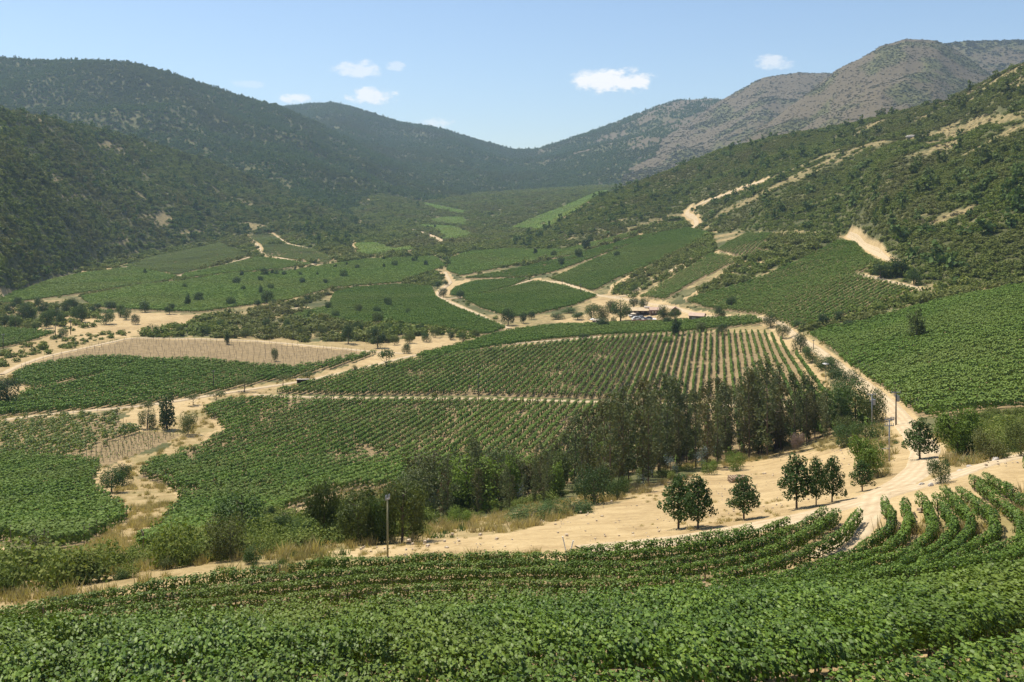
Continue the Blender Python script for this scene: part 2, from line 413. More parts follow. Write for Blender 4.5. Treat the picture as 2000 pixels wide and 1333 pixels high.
def road_mat(name):
    m, n, l = new_mat(name)
    geo = n.new('ShaderNodeNewGeometry'); uv = n.new('ShaderNodeAttribute'); uv.attribute_name = 'across'
    t = n.new('ShaderNodeTexNoise'); t.inputs['Scale'].default_value = .8; t.inputs['Detail'].default_value = 8; t.inputs['Roughness'].default_value = .65
    l.new(geo.outputs['Position'], t.inputs['Vector'])
    c = ramp(n, l, t.outputs['Fac'], [(.3, (.36, .265, .155)), (.5, (.485, .38, .235)), (.7, (.56, .46, .31))])
    w = n.new('ShaderNodeTexWave'); w.wave_type = 'BANDS'; w.inputs['Scale'].default_value = .32; w.inputs['Distortion'].default_value = 0
    cb = n.new('ShaderNodeCombineXYZ'); l.new(uv.outputs['Fac'], cb.inputs[0]); l.new(cb.outputs[0], w.inputs['Vector'])
    c = mixc(n, l, M('MULTIPLY', w.outputs['Fac'], .5, n, l), c, (.38, .275, .165))
    b = n.new('ShaderNodeBsdfPrincipled'); b.inputs['Roughness'].default_value = .95; b.inputs['Specular IOR Level'].default_value = .1
    l.new(c, b.inputs['Base Color'])
    bp = n.new('ShaderNodeBump'); bp.inputs['Strength'].default_value = .4; bp.inputs['Distance'].default_value = .2
    l.new(t.outputs['Fac'], bp.inputs['Height']); l.new(bp.outputs[0], b.inputs['Normal'])
    o = n.new('ShaderNodeOutputMaterial'); l.new(b.outputs[0], o.inputs[0])
    return m
# ------------------------------------------------------------------ the plan of the valley, read off the photograph and laid on the ground
VAZ = math.atan(400 / 1900.)               # the rows of the lower blocks run this far right of straight ahead
def dir_of(a, b):
    p, q = at(*a), at(*b); return math.atan2(q[0] - p[0], q[1] - p[1])
# name: (outline, row direction, spacing, detail, label, missing share)
B = {
 'lower': ([(395,800),(440,786),(530,780),(700,785),(1000,787),(1200,793),(1340,800),(1640,800),(1700,835),(1500,880),(1300,915),(1150,935),(1000,975),(900,985),(760,955),(640,965),(540,1010),(480,1040),(400,1072),(330,1088),(262,1085),(310,1050),(330,1015),(355,985),(355,965),(310,945),(268,930),(300,905),(340,890),(400,870),(437,850),(438,835),(415,822)],
   VAZ, 2.3, 'row', 'long vine row in the block between the curving dry creek and the eucalyptus grove', .05),
 'striped': ([(535,770),(600,752),(700,727),(800,705),(950,687),(1060,674),(1180,662),(1250,657),(1310,653),(1400,650),(1500,652),(1535,672),(1580,722),(1625,782),(1400,783),(1200,781),(950,773),(700,773)],
   VAZ, 2.3, 'row', 'long vine row in the striped block below the farm buildings, tan soil between', .03),
 'creek_left': ([(0,893),(120,900),(190,908),(195,920),(178,942),(188,968),(215,985),(248,1010),(250,1020),(180,1057),(105,1092),(95,1078),(40,1062),(-60,1050),(-60,893)],
   VAZ, 2.3, 'row', 'dense vine row in the block left of the curving dry creek', .0),
 'upper_left': ([(-60,818),(0,820),(150,812),(232,805),(230,822),(275,845),(200,880),(120,895),(-60,890)], VAZ, 2.3, 'mid', 'patchy yellowish vineyard block on the left above the dense one beside the creek', .22),
 'left_long': ([(-60,792),(0,790),(70,765),(120,755),(225,727),(290,706),(370,706),(460,712),(545,719),(600,728),(560,738),(420,768),(330,785),(250,796),(120,806),(-60,818)], VAZ, 2.3, 'mid', 'long dark green vineyard block below the bare brown field', .0),
 'left_small': ([(25,745),(28,732),(60,718),(160,703),(230,702),(285,706),(215,727),(120,750),(70,762),(30,752)], VAZ, 2.3, 'mid', 'small dark vineyard block in the corner of the bare brown field', .0),
 'field_edge': ([(500,722),(600,716),(735,690),(720,700),(640,722),(560,742),(500,745)], VAZ, 2.3, 'mid', 'narrow strip of vines along the right end of the bare brown field', .1),
 'far_left_small': ([(-60,640),(0,643),(110,652),(60,668),(0,682),(-60,690)], VAZ, 2.4, 'mid', 'small vineyard block left of the pale clearing with scattered trees', .0),
 'below_farm': ([(808,697),(900,674),(1000,648),(1100,637),(1250,633),(1480,621),(1490,634),(1330,650),(1180,656),(1060,666),(950,681),(840,700)], R(75), 2.3, 'mid', 'vineyard strip just below the farm buildings', .0),
 'mid_centre': ([(655,573),(700,563),(780,558),(842,562),(850,582),(900,608),(985,642),(955,656),(850,640),(740,630),(690,640),(640,622),(600,630),(560,622),(640,600)], R(60), 2.4, 'mid', 'green vineyard block left of the pale winding road', .0),
 'mid_wide': ([(160,582),(280,557),(350,552),(450,537),(560,532),(650,517),(720,507),(850,502),(870,520),(780,553),(650,563),(560,588),(470,600),(390,611),(330,610),(180,601)], R(62), 2.5, 'mid', 'wide green vineyard dotted with dark trees across the valley floor', .0),
 'mid_left': ([(-60,600),(0,581),(100,549),(160,536),(260,523),(345,541),(330,549),(160,574),(30,592)], R(35), 2.6, 'mid', 'vineyard block sloping up to the foot of the left hill', .0),
 'terrace_a': ([(240,521),(300,503),(430,476),(490,499),(420,520),(345,538)], R(30), 2.8, 'mid', 'yellow green vineyard block in the bay of the left hill', .06),
 'terrace_b': ([(362,536),(430,522),(502,503),(560,510),(612,517),(550,526),(450,534),(350,546)], R(40), 2.8, 'mid', 'thin vineyard strip below the terraced blocks of the left hill', .0),
 'terrace_c': ([(482,462),(500,458),(530,457),(553,474),(510,478)], R(20), 3.0, 'mid', 'upper terraced vineyard block on the left hill', .05),
 'terrace_d': ([(512,480),(560,479),(620,490),(652,505),(640,515),(600,512),(520,501)], R(20), 3.0, 'mid', 'lower terraced vineyard block on the left hill', .08),
 'valley_small': ([(695,478),(730,475),(770,488),(830,478),(800,490),(745,497),(705,500)], R(60), 3.0, 'far', 'small vineyard patches where the valley narrows', .0),
 'valley_mid': ([(880,505),(920,492),(990,487),(1100,489),(1250,450),(1240,460),(1130,497),(1000,520),(900,540),(872,530)], R(60), 2.6, 'mid', 'long vineyard stripe along the foot of the right hill', .04),
 'stripe_a': ([(905,545),(1000,528),(1100,506),(1250,462),(1290,455),(1200,490),(1090,530),(1040,541),(960,544)], R(62), 2.5, 'mid', 'vineyard stripe above the road fork, broken by dark trees', .04),
 'slope_a': ([(1075,546),(1200,492),(1290,456),(1345,446),(1388,458),(1330,490),(1280,515),(1200,547),(1160,570)], R(55), 2.4, 'mid', 'sloping vineyard block below the switchback track of the right hill', .0),
 'fork': ([(905,585),(1050,551),(1100,560),(1165,580),(1120,598),(1050,615),(1000,622),(940,603)], R(62), 2.4, 'mid', 'vineyard block in the fork of the pale roads', .0),
 'fork_small': ([(885,566),(930,550),(1030,546),(1000,560),(910,582),(880,578)], R(62), 2.4, 'mid', 'small vineyard wedge above the fork of the pale roads', .0),
 'steep_low': ([(1250,582),(1330,533),(1390,497),(1452,505),(1400,530),(1330,568),(1300,586)], dir_of((1300,578),(1420,512)), 3.4, 'mid', 'steep vineyard block with wide tan rows, lower half', .0),
 'steep_high': ([(1400,489),(1460,456),(1506,458),(1475,500),(1445,502)], dir_of((1425,496),(1480,461)), 3.4, 'mid', 'steep vineyard block with wide tan rows, upper half', .0),
 'slope_b': ([(1335,588),(1450,558),(1560,512),(1640,470),(1672,476),(1690,497),(1722,514),(1668,537),(1740,556),(1792,568),(1700,600),(1600,637),(1550,643),(1500,618),(1380,603)], R(50), 2.9, 'mid', 'big vineyard slope between the two wooded ravines', .0),
 'slope_c': ([(1583,652),(1700,627),(1830,592),(2000,560),(2300,500),(2400,560),(2300,735),(2000,796),(1900,808),(1830,815),(1795,815),(1740,772),(1690,735),(1640,695)], dir_of((1720,745),(2000,693)), 2.7, 'mid', 'broad vineyard slope beside the straight dirt road on the right', .0),
 'far_a': ([(800,440),(850,450),(870,471),(910,463),(920,455),(880,443)], R(60), 5.0, 'far', 'bright green vineyard far up the valley on the left side', .0),
 'far_b': ([(840,430),(880,424),(905,426),(912,440),(860,440)], R(60), 5.0, 'far', 'pale green vineyard far up the valley behind the bright one', .0),
 'far_c': ([(818,394),(870,406),(912,414),(906,421),(880,416),(830,402)], R(60), 5.0, 'far', 'thin curved vineyard at the foot of the far forest', .0),
 'far_d': ([(1000,446),(1040,427),(1100,405),(1165,376),(1190,372),(1150,395),(1100,430),(1062,450),(1010,447)], R(60), 5.0, 'far', 'terraced vineyards far up the valley on the right side', .06),
}
BROWN = [(8,735),(40,716),(200,669),(260,661),(450,666),(600,676),(738,687),(600,714),(540,718),(370,706),(290,704),(160,701),(60,716)]
YOUNG = [(138,896),(280,845),(300,842),(355,850),(330,862),(250,895),(205,912),(190,905)]
DIRT = [  # bare ground
 ([(640,1078),(800,1062),(1000,1040),(1180,993),(1290,955),(1420,912),(1560,885),(1690,872),(1720,900),(1700,960),(1560,1015),(1300,1050),(1115,1078),(900,1085),(700,1090)], 0),
 ([(1500,1030),(1690,975),(1800,905),(1830,905),(1720,990),(1690,1020),(1600,1110),(1560,1100),(1640,1040),(1640,1000),(1560,1030)], 0),
 ([(0,1062),(30,1078),(35,1108),(0,1125),(-80,1130),(-80,1060)], 0),
 ([(100,616),(150,612),(300,612),(380,617),(370,640),(280,655),(150,662),(60,660),(20,640)], 0),
 ([(738,690),(760,668),(790,660),(850,655),(900,664),(960,668),(930,680),(870,683),(820,690),(740,712),(690,738),(610,757),(590,748),(700,706)], 0),
 ([(230,822),(265,800),(300,795),(400,772),(430,770),(395,798),(350,810),(300,830),(275,845)], 0),
 ([(175,945),(195,920),(240,900),(262,905),(230,930),(215,985),(190,968)], 0),
 ([(540,1010),(640,965),(680,965),(690,985),(640,1000),(580,1022),(545,1022)], 0),
 ([(400,815),(430,825),(437,850),(400,868),(415,840)], 0),
 ([(310,945),(355,965),(357,985),(330,1012),(340,985),(335,965)], 0),
 ([(262,1087),(310,1052),(330,1020),(318,1060),(270,1100),(240,1112),(245,1095)], 0),
 ([(860,532),(880,530),(885,552),(920,545),(915,560),(880,575),(855,580),(850,572),(870,558)], 0),
 ([(1010,558),(1040,545),(1057,543),(1055,552),(1030,556)], 0),
 ([(1165,580),(1190,570),(1240,578),(1300,590),(1350,607),(1480,618),(1350,625),(1230,632),(1100,632),(1080,628),(1140,615),(1180,598),(1150,595)], 0),
 ([(1655,462),(1680,470),(1720,500),(1770,528),(1805,570),(1790,575),(1770,545),(1720,512),(1685,485)], 1),
 ([(1480,620),(1500,615),(1540,650),(1600,690),(1560,700),(1520,655),(1490,636)], 0),
 ([(1200,552),(1275,515),(1280,522),(1215,560),(1180,572)], 0),
 ([(1240,582),(1320,532),(1395,492),(1400,497),(1330,534),(1260,588)], 0),
 ([(1335,583),(1360,570),(1452,506),(1460,510),(1380,568),(1345,588)], 0),
 ([(1395,490),(1450,506),(1445,512),(1390,498)], 0),
 ([(1740,860),(1800,850),(1835,875),(1800,905),(1740,920)], 0),
 ([(1720,985),(1790,955),(1900,920),(1990,890),(2100,870),(2150,920),(2000,960),(1860,1010),(1730,1040),(1690,1030)], 0),
 ([(1440,1350),(1600,1296),(1800,1256),(2000,1210),(2200,1150),(2200,1240),(2000,1296),(1750,1346),(1600,1400)], 0),
 ([(78,332),(118,338),(146,362),(112,358),(84,350)], 9), ([(262,428),(290,410),(318,412),(340,432),(330,446),(300,440)], 9), ([(172,276),(205,272),(238,284),(246,304),(210,292)], 9), ([(216,478),(240,452),(252,448),(246,484)], 9), ([(345,452),(400,448),(405,460),(360,460)], 9), ([(690,424),(712,432),(718,446),(700,444)], 9), ([(600,452),(640,455),(650,470),(615,468)], 9), ([(100,388),(160,372),(178,384),(120,396)], 9), ([(630,505),(690,480),(700,492),(660,512)], 9),
 ([(780,540),(800,535),(805,545),(790,548)], 0),
 ([(545,582),(565,575),(590,585),(580,592),(560,590)], 0),
 ([(0,765),(40,752),(70,762),(30,780),(0,790),(-60,795),(-60,770)], 0),
 ([(690,470),(715,490),(700,500),(685,480)], 0),
 ([(1480,655),(1540,650),(1560,680),(1600,730),(1640,790),(1600,790),(1580,740),(1530,670)], 0),
]
DRY = [  # straw-coloured grass
 ([(240,815),(300,800),(400,795),(440,835),(430,862),(340,892),(270,930),(310,945),(355,965),(355,990),(320,1030),(255,1088),(235,1112),(115,1105),(110,1092),(250,1020),(215,985),(180,960),(178,940),(200,925),(250,905),(330,870),(280,850)], 0),
 ([(-80,1110),(100,1105),(250,1085),(400,1070),(520,1040),(640,1060),(900,1020),(1080,985),(1180,960),(1300,940),(1420,905),(1560,875),(1680,865),(1700,960),(1560,1020),(1300,1055),(1115,1100),(640,1118),(480,1132),(250,1168),(0,1200),(-80,1210)], 0),
 ([(0,690),(60,665),(150,655),(260,655),(200,672),(40,718),(0,735),(-60,740),(-60,700)], 0),
 ([(220,625),(380,615),(370,638),(270,652),(200,650)], 0),
 ([(260,655),(450,660),(600,668),(740,668),(900,655),(960,670),(820,700),(700,735),(600,757),(500,768),(420,775),(480,760),(600,735),(740,695),(738,685),(450,665)], 0),
 ([(1690,860),(1760,830),(1830,850),(1880,900),(2000,880),(2100,850),(2150,900),(2000,985),(1860,1060),(1700,1010),(1690,960)], 0),
 ([(1080,640),(1180,615),(1230,640),(1100,645)], 0),
 ([(1480,640),(1540,640),(1600,700),(1640,790),(1600,785),(1560,700),(1500,655),(1330,655)], 0),
 ([(1620,1070),(1740,960),(2000,930),(2150,960),(2150,1060),(1900,1120),(1700,1110)], 0),
]
ROADS = [  # name, line, width in metres, label
 ('road', [(1520,628),(1544,650),(1570,668),(1595,684),(1637,716),(1685,752),(1730,786),(1762,820),(1785,850),(1808,880),(1802,908),(1775,935),(1735,957),(1690,975),(1600,1002),(1500,1024),(1400,1044),(1300,1058),(1200,1068),(1115,1078)], 4.6, 'pale dirt road running down past the young plane trees'),
 ('track', [(1702,978),(1730,968),(1780,955),(1850,935),(1920,910),(1990,893),(2120,860)], 3.2, 'dirt track climbing to the right above the curved vine rows'),
 ('track', [(1712,968),(1700,1000),(1668,1042),(1628,1078),(1590,1102)], 3.2, 'dirt track leading down between the curved vine rows'),
 ('track', [(1655,460),(1670,466),(1685,481),(1715,496),(1736,508),(1760,521)], 4.5, 'dirt track cut into the right hill above the vineyard'),
 ('track', [(1668,537),(1700,541),(1745,553),(1790,562),(1802,574)], 4.0, 'dirt track at the upper edge of the big vineyard slope'),
 ('track', [(1350,449),(1362,440),(1358,426),(1336,417),(1346,407),(1380,394),(1430,375),(1500,350)], 6.0, 'switchback dirt track climbing the right hill'),
 ('road', [(1000,566),(1030,556),(1057,549),(1100,553),(1135,566),(1160,577),(1187,581),(1212,582),(1232,577),(1250,562),(1300,536),(1350,508)], 4.5, 'dirt road zigzagging between the vineyard blocks of the right slope'),
 ('road', [(1187,581),(1240,588),(1275,596),(1312,601),(1350,612),(1380,620),(1425,620),(1487,620),(1520,630)], 4.5, 'dirt road passing behind the farm buildings'),
 ('road', [(869,532),(876,545),(881,553),(866,564),(854,574),(862,584),(890,596),(935,616),(965,631),(1000,645)], 4.2, 'pale winding road along the middle vineyard'),
 ('track', [(866,586),(914,580),(965,566),(1010,557),(1049,545)], 3.6, 'dirt track between the two vineyard wedges'),
 ('track', [(0,734),(40,714),(90,697),(180,678),(255,661),(390,663),(500,667),(600,676),(740,689),(800,692)], 3.2, 'dirt track along the far edge of the bare brown field'),
 ('track', [(0,822),(120,808),(250,797),(330,787),(420,772),(500,760),(600,745),(700,722),(800,697),(880,683),(950,676),(1060,668),(1180,658)], 3.6, 'dirt track along the upper edge of the striped vineyard'),
 ('track', [(490,772),(560,776),(700,779),(950,780),(1200,787),(1400,792),(1640,794)], 2.8, 'narrow dirt track between the striped block and the block below it'),
 ('track', [(430,478),(360,491),(300,507),(240,525),(150,536),(90,556),(30,575),(0,584)], 3.5, 'reddish dirt track cut along the foot of the left hill'),
 ('track', [(484,462),(498,474),(508,486),(510,497),(540,503),(580,512),(620,519)], 4.5, 'dirt track beside the terraced vineyard blocks'),
 ('track', [(530,457),(545,466),(558,476),(600,486),(650,506)], 4.0, 'dirt track above the terraced vineyard blocks'),
 ('track', [(345,541),(400,528),(450,515),(492,502)], 4.0, 'dirt track between two vineyard blocks of the left slope'),
 ('track', [(806,449),(840,460),(868,474),(885,470),(915,466)], 7.0, 'dirt track around the bright far vineyard'),
 ('track', [(520,611),(560,606),(600,600)], 4.0, 'pale stony creek bed through the valley scrub'),
 ('track', [(740,485),(760,490),(800,492),(830,486)], 6.0, 'dirt track where the valley narrows'),
]
BREAK = [([(1700,281),(1640,303),(1600,322),(1540,352),(1480,383),(1410,416)], 7.5), ([(1690,292),(1640,312),(1600,331),(1540,360)], 4.5), ([(2050,215),(1960,232),(1880,250),(1780,272),(1700,283)], 6.0), ([(2050,225),(1960,262),(1930,280),(1890,300)], 6.0),
         ([(1335,417),(1280,430),(1230,448)], 4.0), ([(1500,350),(1600,310),(1690,270)], 3.0)]
BW = {k: world_poly(v[0]) for k, v in B.items()}
ROADW = [world_line(r[1]) for r in ROADS]
BREAKW = [world_line(r[0]) for r in BREAK]
DIRTW = [world_poly(p) for p, _ in DIRT]
DRYW = [world_poly(p) for p, _ in DRY]
BROWNW, YOUNGW = world_poly(BROWN), world_poly(YOUNG)
# land cover of every ground vertex
jx = GX + (fbm(GX, GY, 9, 3, 3) - .5) * np.clip(GY * .02, .6, 8); jy = GY + (fbm(GX, GY, 9, 3, 4) - .5) * np.clip(GY * .02, .6, 8)
COV = np.zeros(GX.shape + (4,), np.float32)
FIELD = np.zeros(GX.shape, bool)
for k, wp in BW.items(): FIELD |= inside(wp, GX, GY)
FIELD |= inside(BROWNW, GX, GY) | inside(YOUNGW, GX, GY)
NEARV = (GY < 135) & (Hgt < 1e9)
COV[..., 2] = FIELD
for wp in DRYW: COV[..., 1] = np.maximum(COV[..., 1], inside(wp, jx, jy))
for (p_, k_), wp in zip(DIRT, DIRTW): COV[..., 0] = np.maximum(COV[..., 0], inside(wp, jx, jy) * (1.0 if k_ == 0 else .78 if k_ == 1 else .48))
NEARP = world_poly([(-300,1175),(0,1172),(300,1142),(640,1102),(1000,1088),(1110,1084),(1300,1062),(1500,1030),(1640,1040),(1700,1040),(1800,990),(1900,945),(2000,1000),(2300,1020),(2500,1400),(-300,1420)])
COV[..., 2] = np.maximum(COV[..., 2], inside(NEARP, GX, GY)); COV[..., 2] = np.maximum(COV[..., 2], (GY < 60) & (LAYER == 0))
COV[..., 1] = np.maximum(COV[..., 1], (LAYER == 0) * (GY > 140) * (GY < 1000) * np.clip(fbm(GX, GY, 25, 4, 171) * 1.5 - .32, 0, .62))
COV[..., 1] *= ~FIELD
RD = np.full(GX.shape, 1e9)
for r, w in zip(ROADS, ROADW):
    d = line_dist(w, GX, GY, 40); RD = np.minimum(RD, d - r[2] * .4)
COV[..., 0] = np.maximum(COV[..., 0], np.clip(1 - RD / (.5 + GY * .004), 0, 1))
BD = np.full(GX.shape, 1e9)
for (r, wd), w in zip(BREAK, BREAKW):
    d = line_dist(w, GX, GY, 60); BD = np.minimum(BD, d - wd * .85)
COV[..., 0] = np.maximum(COV[..., 0], np.clip(.5 - BD / 4, 0, .26) * (fbm(GX, GY, 12, 3, 77) > .5))
COV[..., 1] = np.maximum(COV[..., 1], np.clip(.6 - BD / 5, 0, .5))
# bare, stony places on the hills
BAREP = np.zeros(GX.shape)
f1 = fbm(GX, GY, 70, 4, 11); f2 = fbm(GX, GY, 22, 3, 12)
up = np.clip((GPX - 1500) / 400, 0, 1) * HS
BAREP = np.where(LAYER == 8, np.clip((f1 * .4 + f2 * .6 - .65 + .24 * up) * 6, 0, 1), BAREP)
BAREP = np.where((LAYER == 7) | (LAYER == 6), np.clip((f1 * .5 + f2 * .5 - .615) * 9, 0, 1), BAREP)
g1 = fbm(GX, GY, 220, 4, 21); g2 = fbm(GX, GY, 60, 4, 22)
BAREP = np.where(LAYER == 5, np.clip((g1 * .5 + g2 * .5 - .36) * 5, 0, 1), BAREP)
BAREP = np.where(LAYER == 4, np.clip((g1 * .5 + g2 * .5 - .42) * 4, 0, 1), BAREP)
BAREP = np.where(LAYER == 3, np.clip((g1 * .5 + g2 * .5 - .50 + .22 * HS) * 5, 0, 1), BAREP)
BAREP = np.where((LAYER == 1) & (GPX > 1050), np.clip((g1 * .5 + g2 * .5 - .52 + .16 * np.clip((GPX - 1050) / 250, 0, 1) * HS) * 5, 0, 1), BAREP)
BAREP = np.where((LAYER == 7) & (GPX < 130) & (HS < .6), 0, BAREP)
COV[..., 3] = np.where(np.isin(LAYER, (1, 2, 3, 4, 5)), BAREP * .9, 0)
hb = np.isin(LAYER, (6, 7, 8))
COV[..., 1] = np.where(hb & ~FIELD, np.maximum(COV[..., 1], BAREP * .52), COV[..., 1])
COV[..., 0] = np.where(hb & ~FIELD, np.maximum(COV[..., 0], np.clip(BAREP * 1.5 - .75, 0, .25) * (f2 > .55)), COV[..., 0])
# ------------------------------------------------------------------ ground, hills, mountains
MG = ground_mat('earth')
vid = np.arange(GX.size).reshape(GX.shape)
quad = np.stack([vid[:-1, :-1], vid[:-1, 1:], vid[1:, 1:], vid[1:, :-1]], -1)
lay = np.maximum(np.maximum(LAYER[:-1, :-1], LAYER[1:, 1:]), np.maximum(LAYER[:-1, 1:], LAYER[1:, :-1]))
P3 = np.stack([GX, GY, Hgt], -1).reshape(-1, 3)
names = {0: ('ground', 'valley floor of vineyards, tracks and dry grass'), 1: ('mountain', 'forested far ridge that closes the valley with the saddle'), 2: ('mountain', 'long blue green forested mountain on the left'),
         3: ('mountain', 'brown rocky peak behind the left shoulder of the bald mountain'), 4: ('mountain', 'dark distant ridge behind the bald mountain'), 5: ('mountain', 'bald grey brown rocky mountain on the right'),
         6: ('hill', 'low scrubby foothill in the middle of the valley'), 7: ('hill', 'dark scrub covered hill on the left above the vineyards'), 8: ('hill', 'green scrubby hillside with bare tan patches on the right')}
for h, (nm, lb) in names.items():
    q = quad[lay == h]
    us, inv = np.unique(q.ravel(), return_inverse=True)
    me = mk(nm, P3[us], [(inv.reshape(-1, 4), 0)], [MG], True)
    a = me.color_attributes.new('cover', 'FLOAT_COLOR', 'POINT')
    a.data.foreach_set('color', COV.reshape(-1, 4)[us].ravel())
    tag(link(nm, me), lb, kind='structure')
MR = road_mat('packed_earth')
for (nm, pl, wd, lb), w in zip(ROADS, ROADW):
    d = np.concatenate([[0], np.cumsum(np.hypot(*np.diff(w[:, :2], axis=0).T))])
    s = np.arange(0, d[-1], max(1.0, w[:, 1].mean() * .006)); x = np.interp(s, d, w[:, 0]); y = np.interp(s, d, w[:, 1])
    x = np.convolve(np.pad(x, 2, mode='edge'), np.ones(5) / 5, 'valid'); y = np.convolve(np.pad(y, 2, mode='edge'), np.ones(5) / 5, 'valid')
    tx, ty = np.gradient(x), np.gradient(y); q = np.hypot(tx, ty) + 1e-9; nx, ny_ = -ty / q, tx / q
    k = np.linspace(-.5, .5, 9)
    wob = 1 + .18 * (fbm(s, s * 0, 7, 3, 9) - .5)
    X = x[:, None] + nx[:, None] * k * (wd * .8 * wob)[:, None]; Y = y[:, None] + ny_[:, None] * k * (wd * .8 * wob)[:, None]
    Z = ground(X, Y); Z = np.stack([np.convolve(np.pad(Z[:, j], 3, mode='edge'), np.ones(7) / 7, 'valid') for j in range(9)], 1); Z = Z + .05 + .0006 * Y - (.10 + .0014 * Y) * (np.abs(k) > .45)
    ii = np.arange(X.size).reshape(X.shape)
    me = mk(nm, np.stack([X, Y, Z], -1).reshape(-1, 3), [(np.stack([ii[:-1, :-1], ii[1:, :-1], ii[1:, 1:], ii[:-1, 1:]], -1).reshape(-1, 4), 0)], [MR], True)
    a = me.attributes.new('across', 'FLOAT', 'POINT'); a.data.foreach_set('value', np.broadcast_to(k * wd, X.shape).ravel().astype(np.float32))
    tag(link(nm, me), lb, kind='structure')
# ------------------------------------------------------------------ foliage shapes
def cards(C, Nn, size, rng, aspect=.8, fold=0.0):
    """leaf faces at centres C with normals Nn"""
    n = len(C); Nn = Nn / (np.linalg.norm(Nn, axis=1)[:, None] + 1e-9)
    r = rng.normal(size=(n, 3)); A = np.cross(Nn, r); A /= np.linalg.norm(A, axis=1)[:, None] + 1e-9
    Bv = np.cross(Nn, A)
    a = A * (size * .5)[:, None]; b = Bv * (size * .5 * aspect)[:, None]; f = Nn * (size * fold)[:, None]
    V = np.stack([C - a, C - a * .15 - b - f, C + a, C + a * .05 + b - f], 1).reshape(-1, 3)
    return V, np.arange(4 * n).reshape(-1, 4)
LEAF_OUT = np.array([(0, -.42), (.22, -.5), (.52, -.18), (.36, .02), (.42, .3), (.16, .28), (0, .58), (-.16, .28), (-.42, .3), (-.36, .02), (-.52, -.18), (-.22, -.5)])
def lobed(C, Nn, size, rng):
    """five-lobed leaves, slightly cupped"""
    n = len(C); Nn = Nn / (np.linalg.norm(Nn, axis=1)[:, None] + 1e-9)
    r = rng.normal(size=(n, 3)); A = np.cross(Nn, r); A /= np.linalg.norm(A, axis=1)[:, None] + 1e-9
    Bv = np.cross(Nn, A); o = LEAF_OUT
    cup = -.35 * (o[:, 0] ** 2 + o[:, 1] ** 2)
    V = C[:, None, :] + (A[:, None, :] * o[None, :, 0, None] + Bv[:, None, :] * o[None, :, 1, None] + Nn[:, None, :] * cup[None, :, None]) * size[:, None, None]
    return V.reshape(-1, 3), np.arange(12 * n).reshape(-1, 12)
def lobes_crown(lobes, n, size, rng, flat=.35, up=.5, rag=.25, aspect=.8, inner=.45):
    """leaves spread through overlapping lobes (x, y, z, rx, ry, rz); ragged edge, clumps"""
    L = np.array(lobes, float); w = (L[:, 3] * L[:, 4] * L[:, 5]) ** .67; idx = rng.choice(len(L), n, p=w / w.sum())
    d = rng.normal(size=(n, 3)); d /= np.linalg.norm(d, axis=1)[:, None]
    rad = np.where(rng.random(n) < .78, rng.normal(.95, .10, n), rng.uniform(inner, .95, n))
    rad += (fbm(d[:, 0] * 2.2 + idx * 3.7, d[:, 1] * 2.2 + d[:, 2] * 1.3, 1.0, 2, 3) - .5) * 2 * rag
    C = L[idx, :3] + d * L[idx, 3:] * rad[:, None]
    Nn = d / L[idx, 3:] * L[idx, 3:].mean(1)[:, None] + rng.normal(size=(n, 3)) * flat * 1.6 + np.array([0, 0, up])
    return cards(C, Nn, size * rng.uniform(.6, 1.35, n), rng, aspect)
def variants(prefix, k, fn):
    c = bpy.data.collections.new(prefix)
    for i in range(k):
        o = bpy.data.objects.new('%s_form' % prefix, fn(np.random.default_rng(1000 + i * 7 + len(prefix)))); c.objects.link(o)
    return c
def scatter_group(coll):
    g = bpy.data.node_groups.new('scatter_' + coll.name, 'GeometryNodeTree')
    g.interface.new_socket('Geometry', in_out='INPUT', socket_type='NodeSocketGeometry')
    g.interface.new_socket('Geometry', in_out='OUTPUT', socket_type='NodeSocketGeometry')
    n, l = g.nodes, g.links
    i = n.new('NodeGroupInput'); o = n.new('NodeGroupOutput')
    ci = n.new('GeometryNodeCollectionInfo'); ci.inputs['Collection'].default_value = coll; ci.inputs['Separate Children'].default_value = True; ci.inputs['Reset Children'].default_value = True
    ip = n.new('GeometryNodeInstanceOnPoints'); ip.inputs['Pick Instance'].default_value = True
    l.new(i.outputs[0], ip.inputs['Points']); l.new(ci.outputs[0], ip.inputs['Instance'])
    for nm, ty, sk in (('idx', 'INT', 'Instance Index'), ('rot', 'FLOAT_VECTOR', 'Rotation'), ('scl', 'FLOAT_VECTOR', 'Scale')):
        a = n.new('GeometryNodeInputNamedAttribute'); a.data_type = ty; a.inputs['Name'].default_value = nm
        l.new(a.outputs['Attribute'], ip.inputs[sk])
    l.new(ip.outputs[0], o.inputs[0])
    return g
_groups = {}
def scatter(name, coll, P, rz, scl, rng, label=None, tilt=None):
    P = np.asarray(P, np.float32); n = len(P)
    if n == 0: return None
    me = bpy.data.meshes.new(name); me.vertices.add(n); me.vertices.foreach_set('co', P.ravel())
    rot = np.zeros((n, 3), np.float32); rot[:, 2] = rz
    if tilt is not None: rot[:, 1] = tilt
    s = np.asarray(scl, np.float32)
    if s.ndim == 1: s = np.repeat(s[:, None], 3, 1)
    for nm, ty, key, val in (('idx', 'INT', 'value', rng.integers(0, len(coll.objects), n).astype(np.int32)), ('rot', 'FLOAT_VECTOR', 'vector', rot.ravel()), ('scl', 'FLOAT_VECTOR', 'vector', s.ravel())):
        a = me.attributes.new(nm, ty, 'POINT'); a.data.foreach_set(key, val)
    o = link(name, me)
    if coll.name not in _groups: _groups[coll.name] = scatter_group(coll)
    md = o.modifiers.new('scatter', 'NODES'); md.node_group = _groups[coll.name]
    return tag(o, label, kind='stuff')
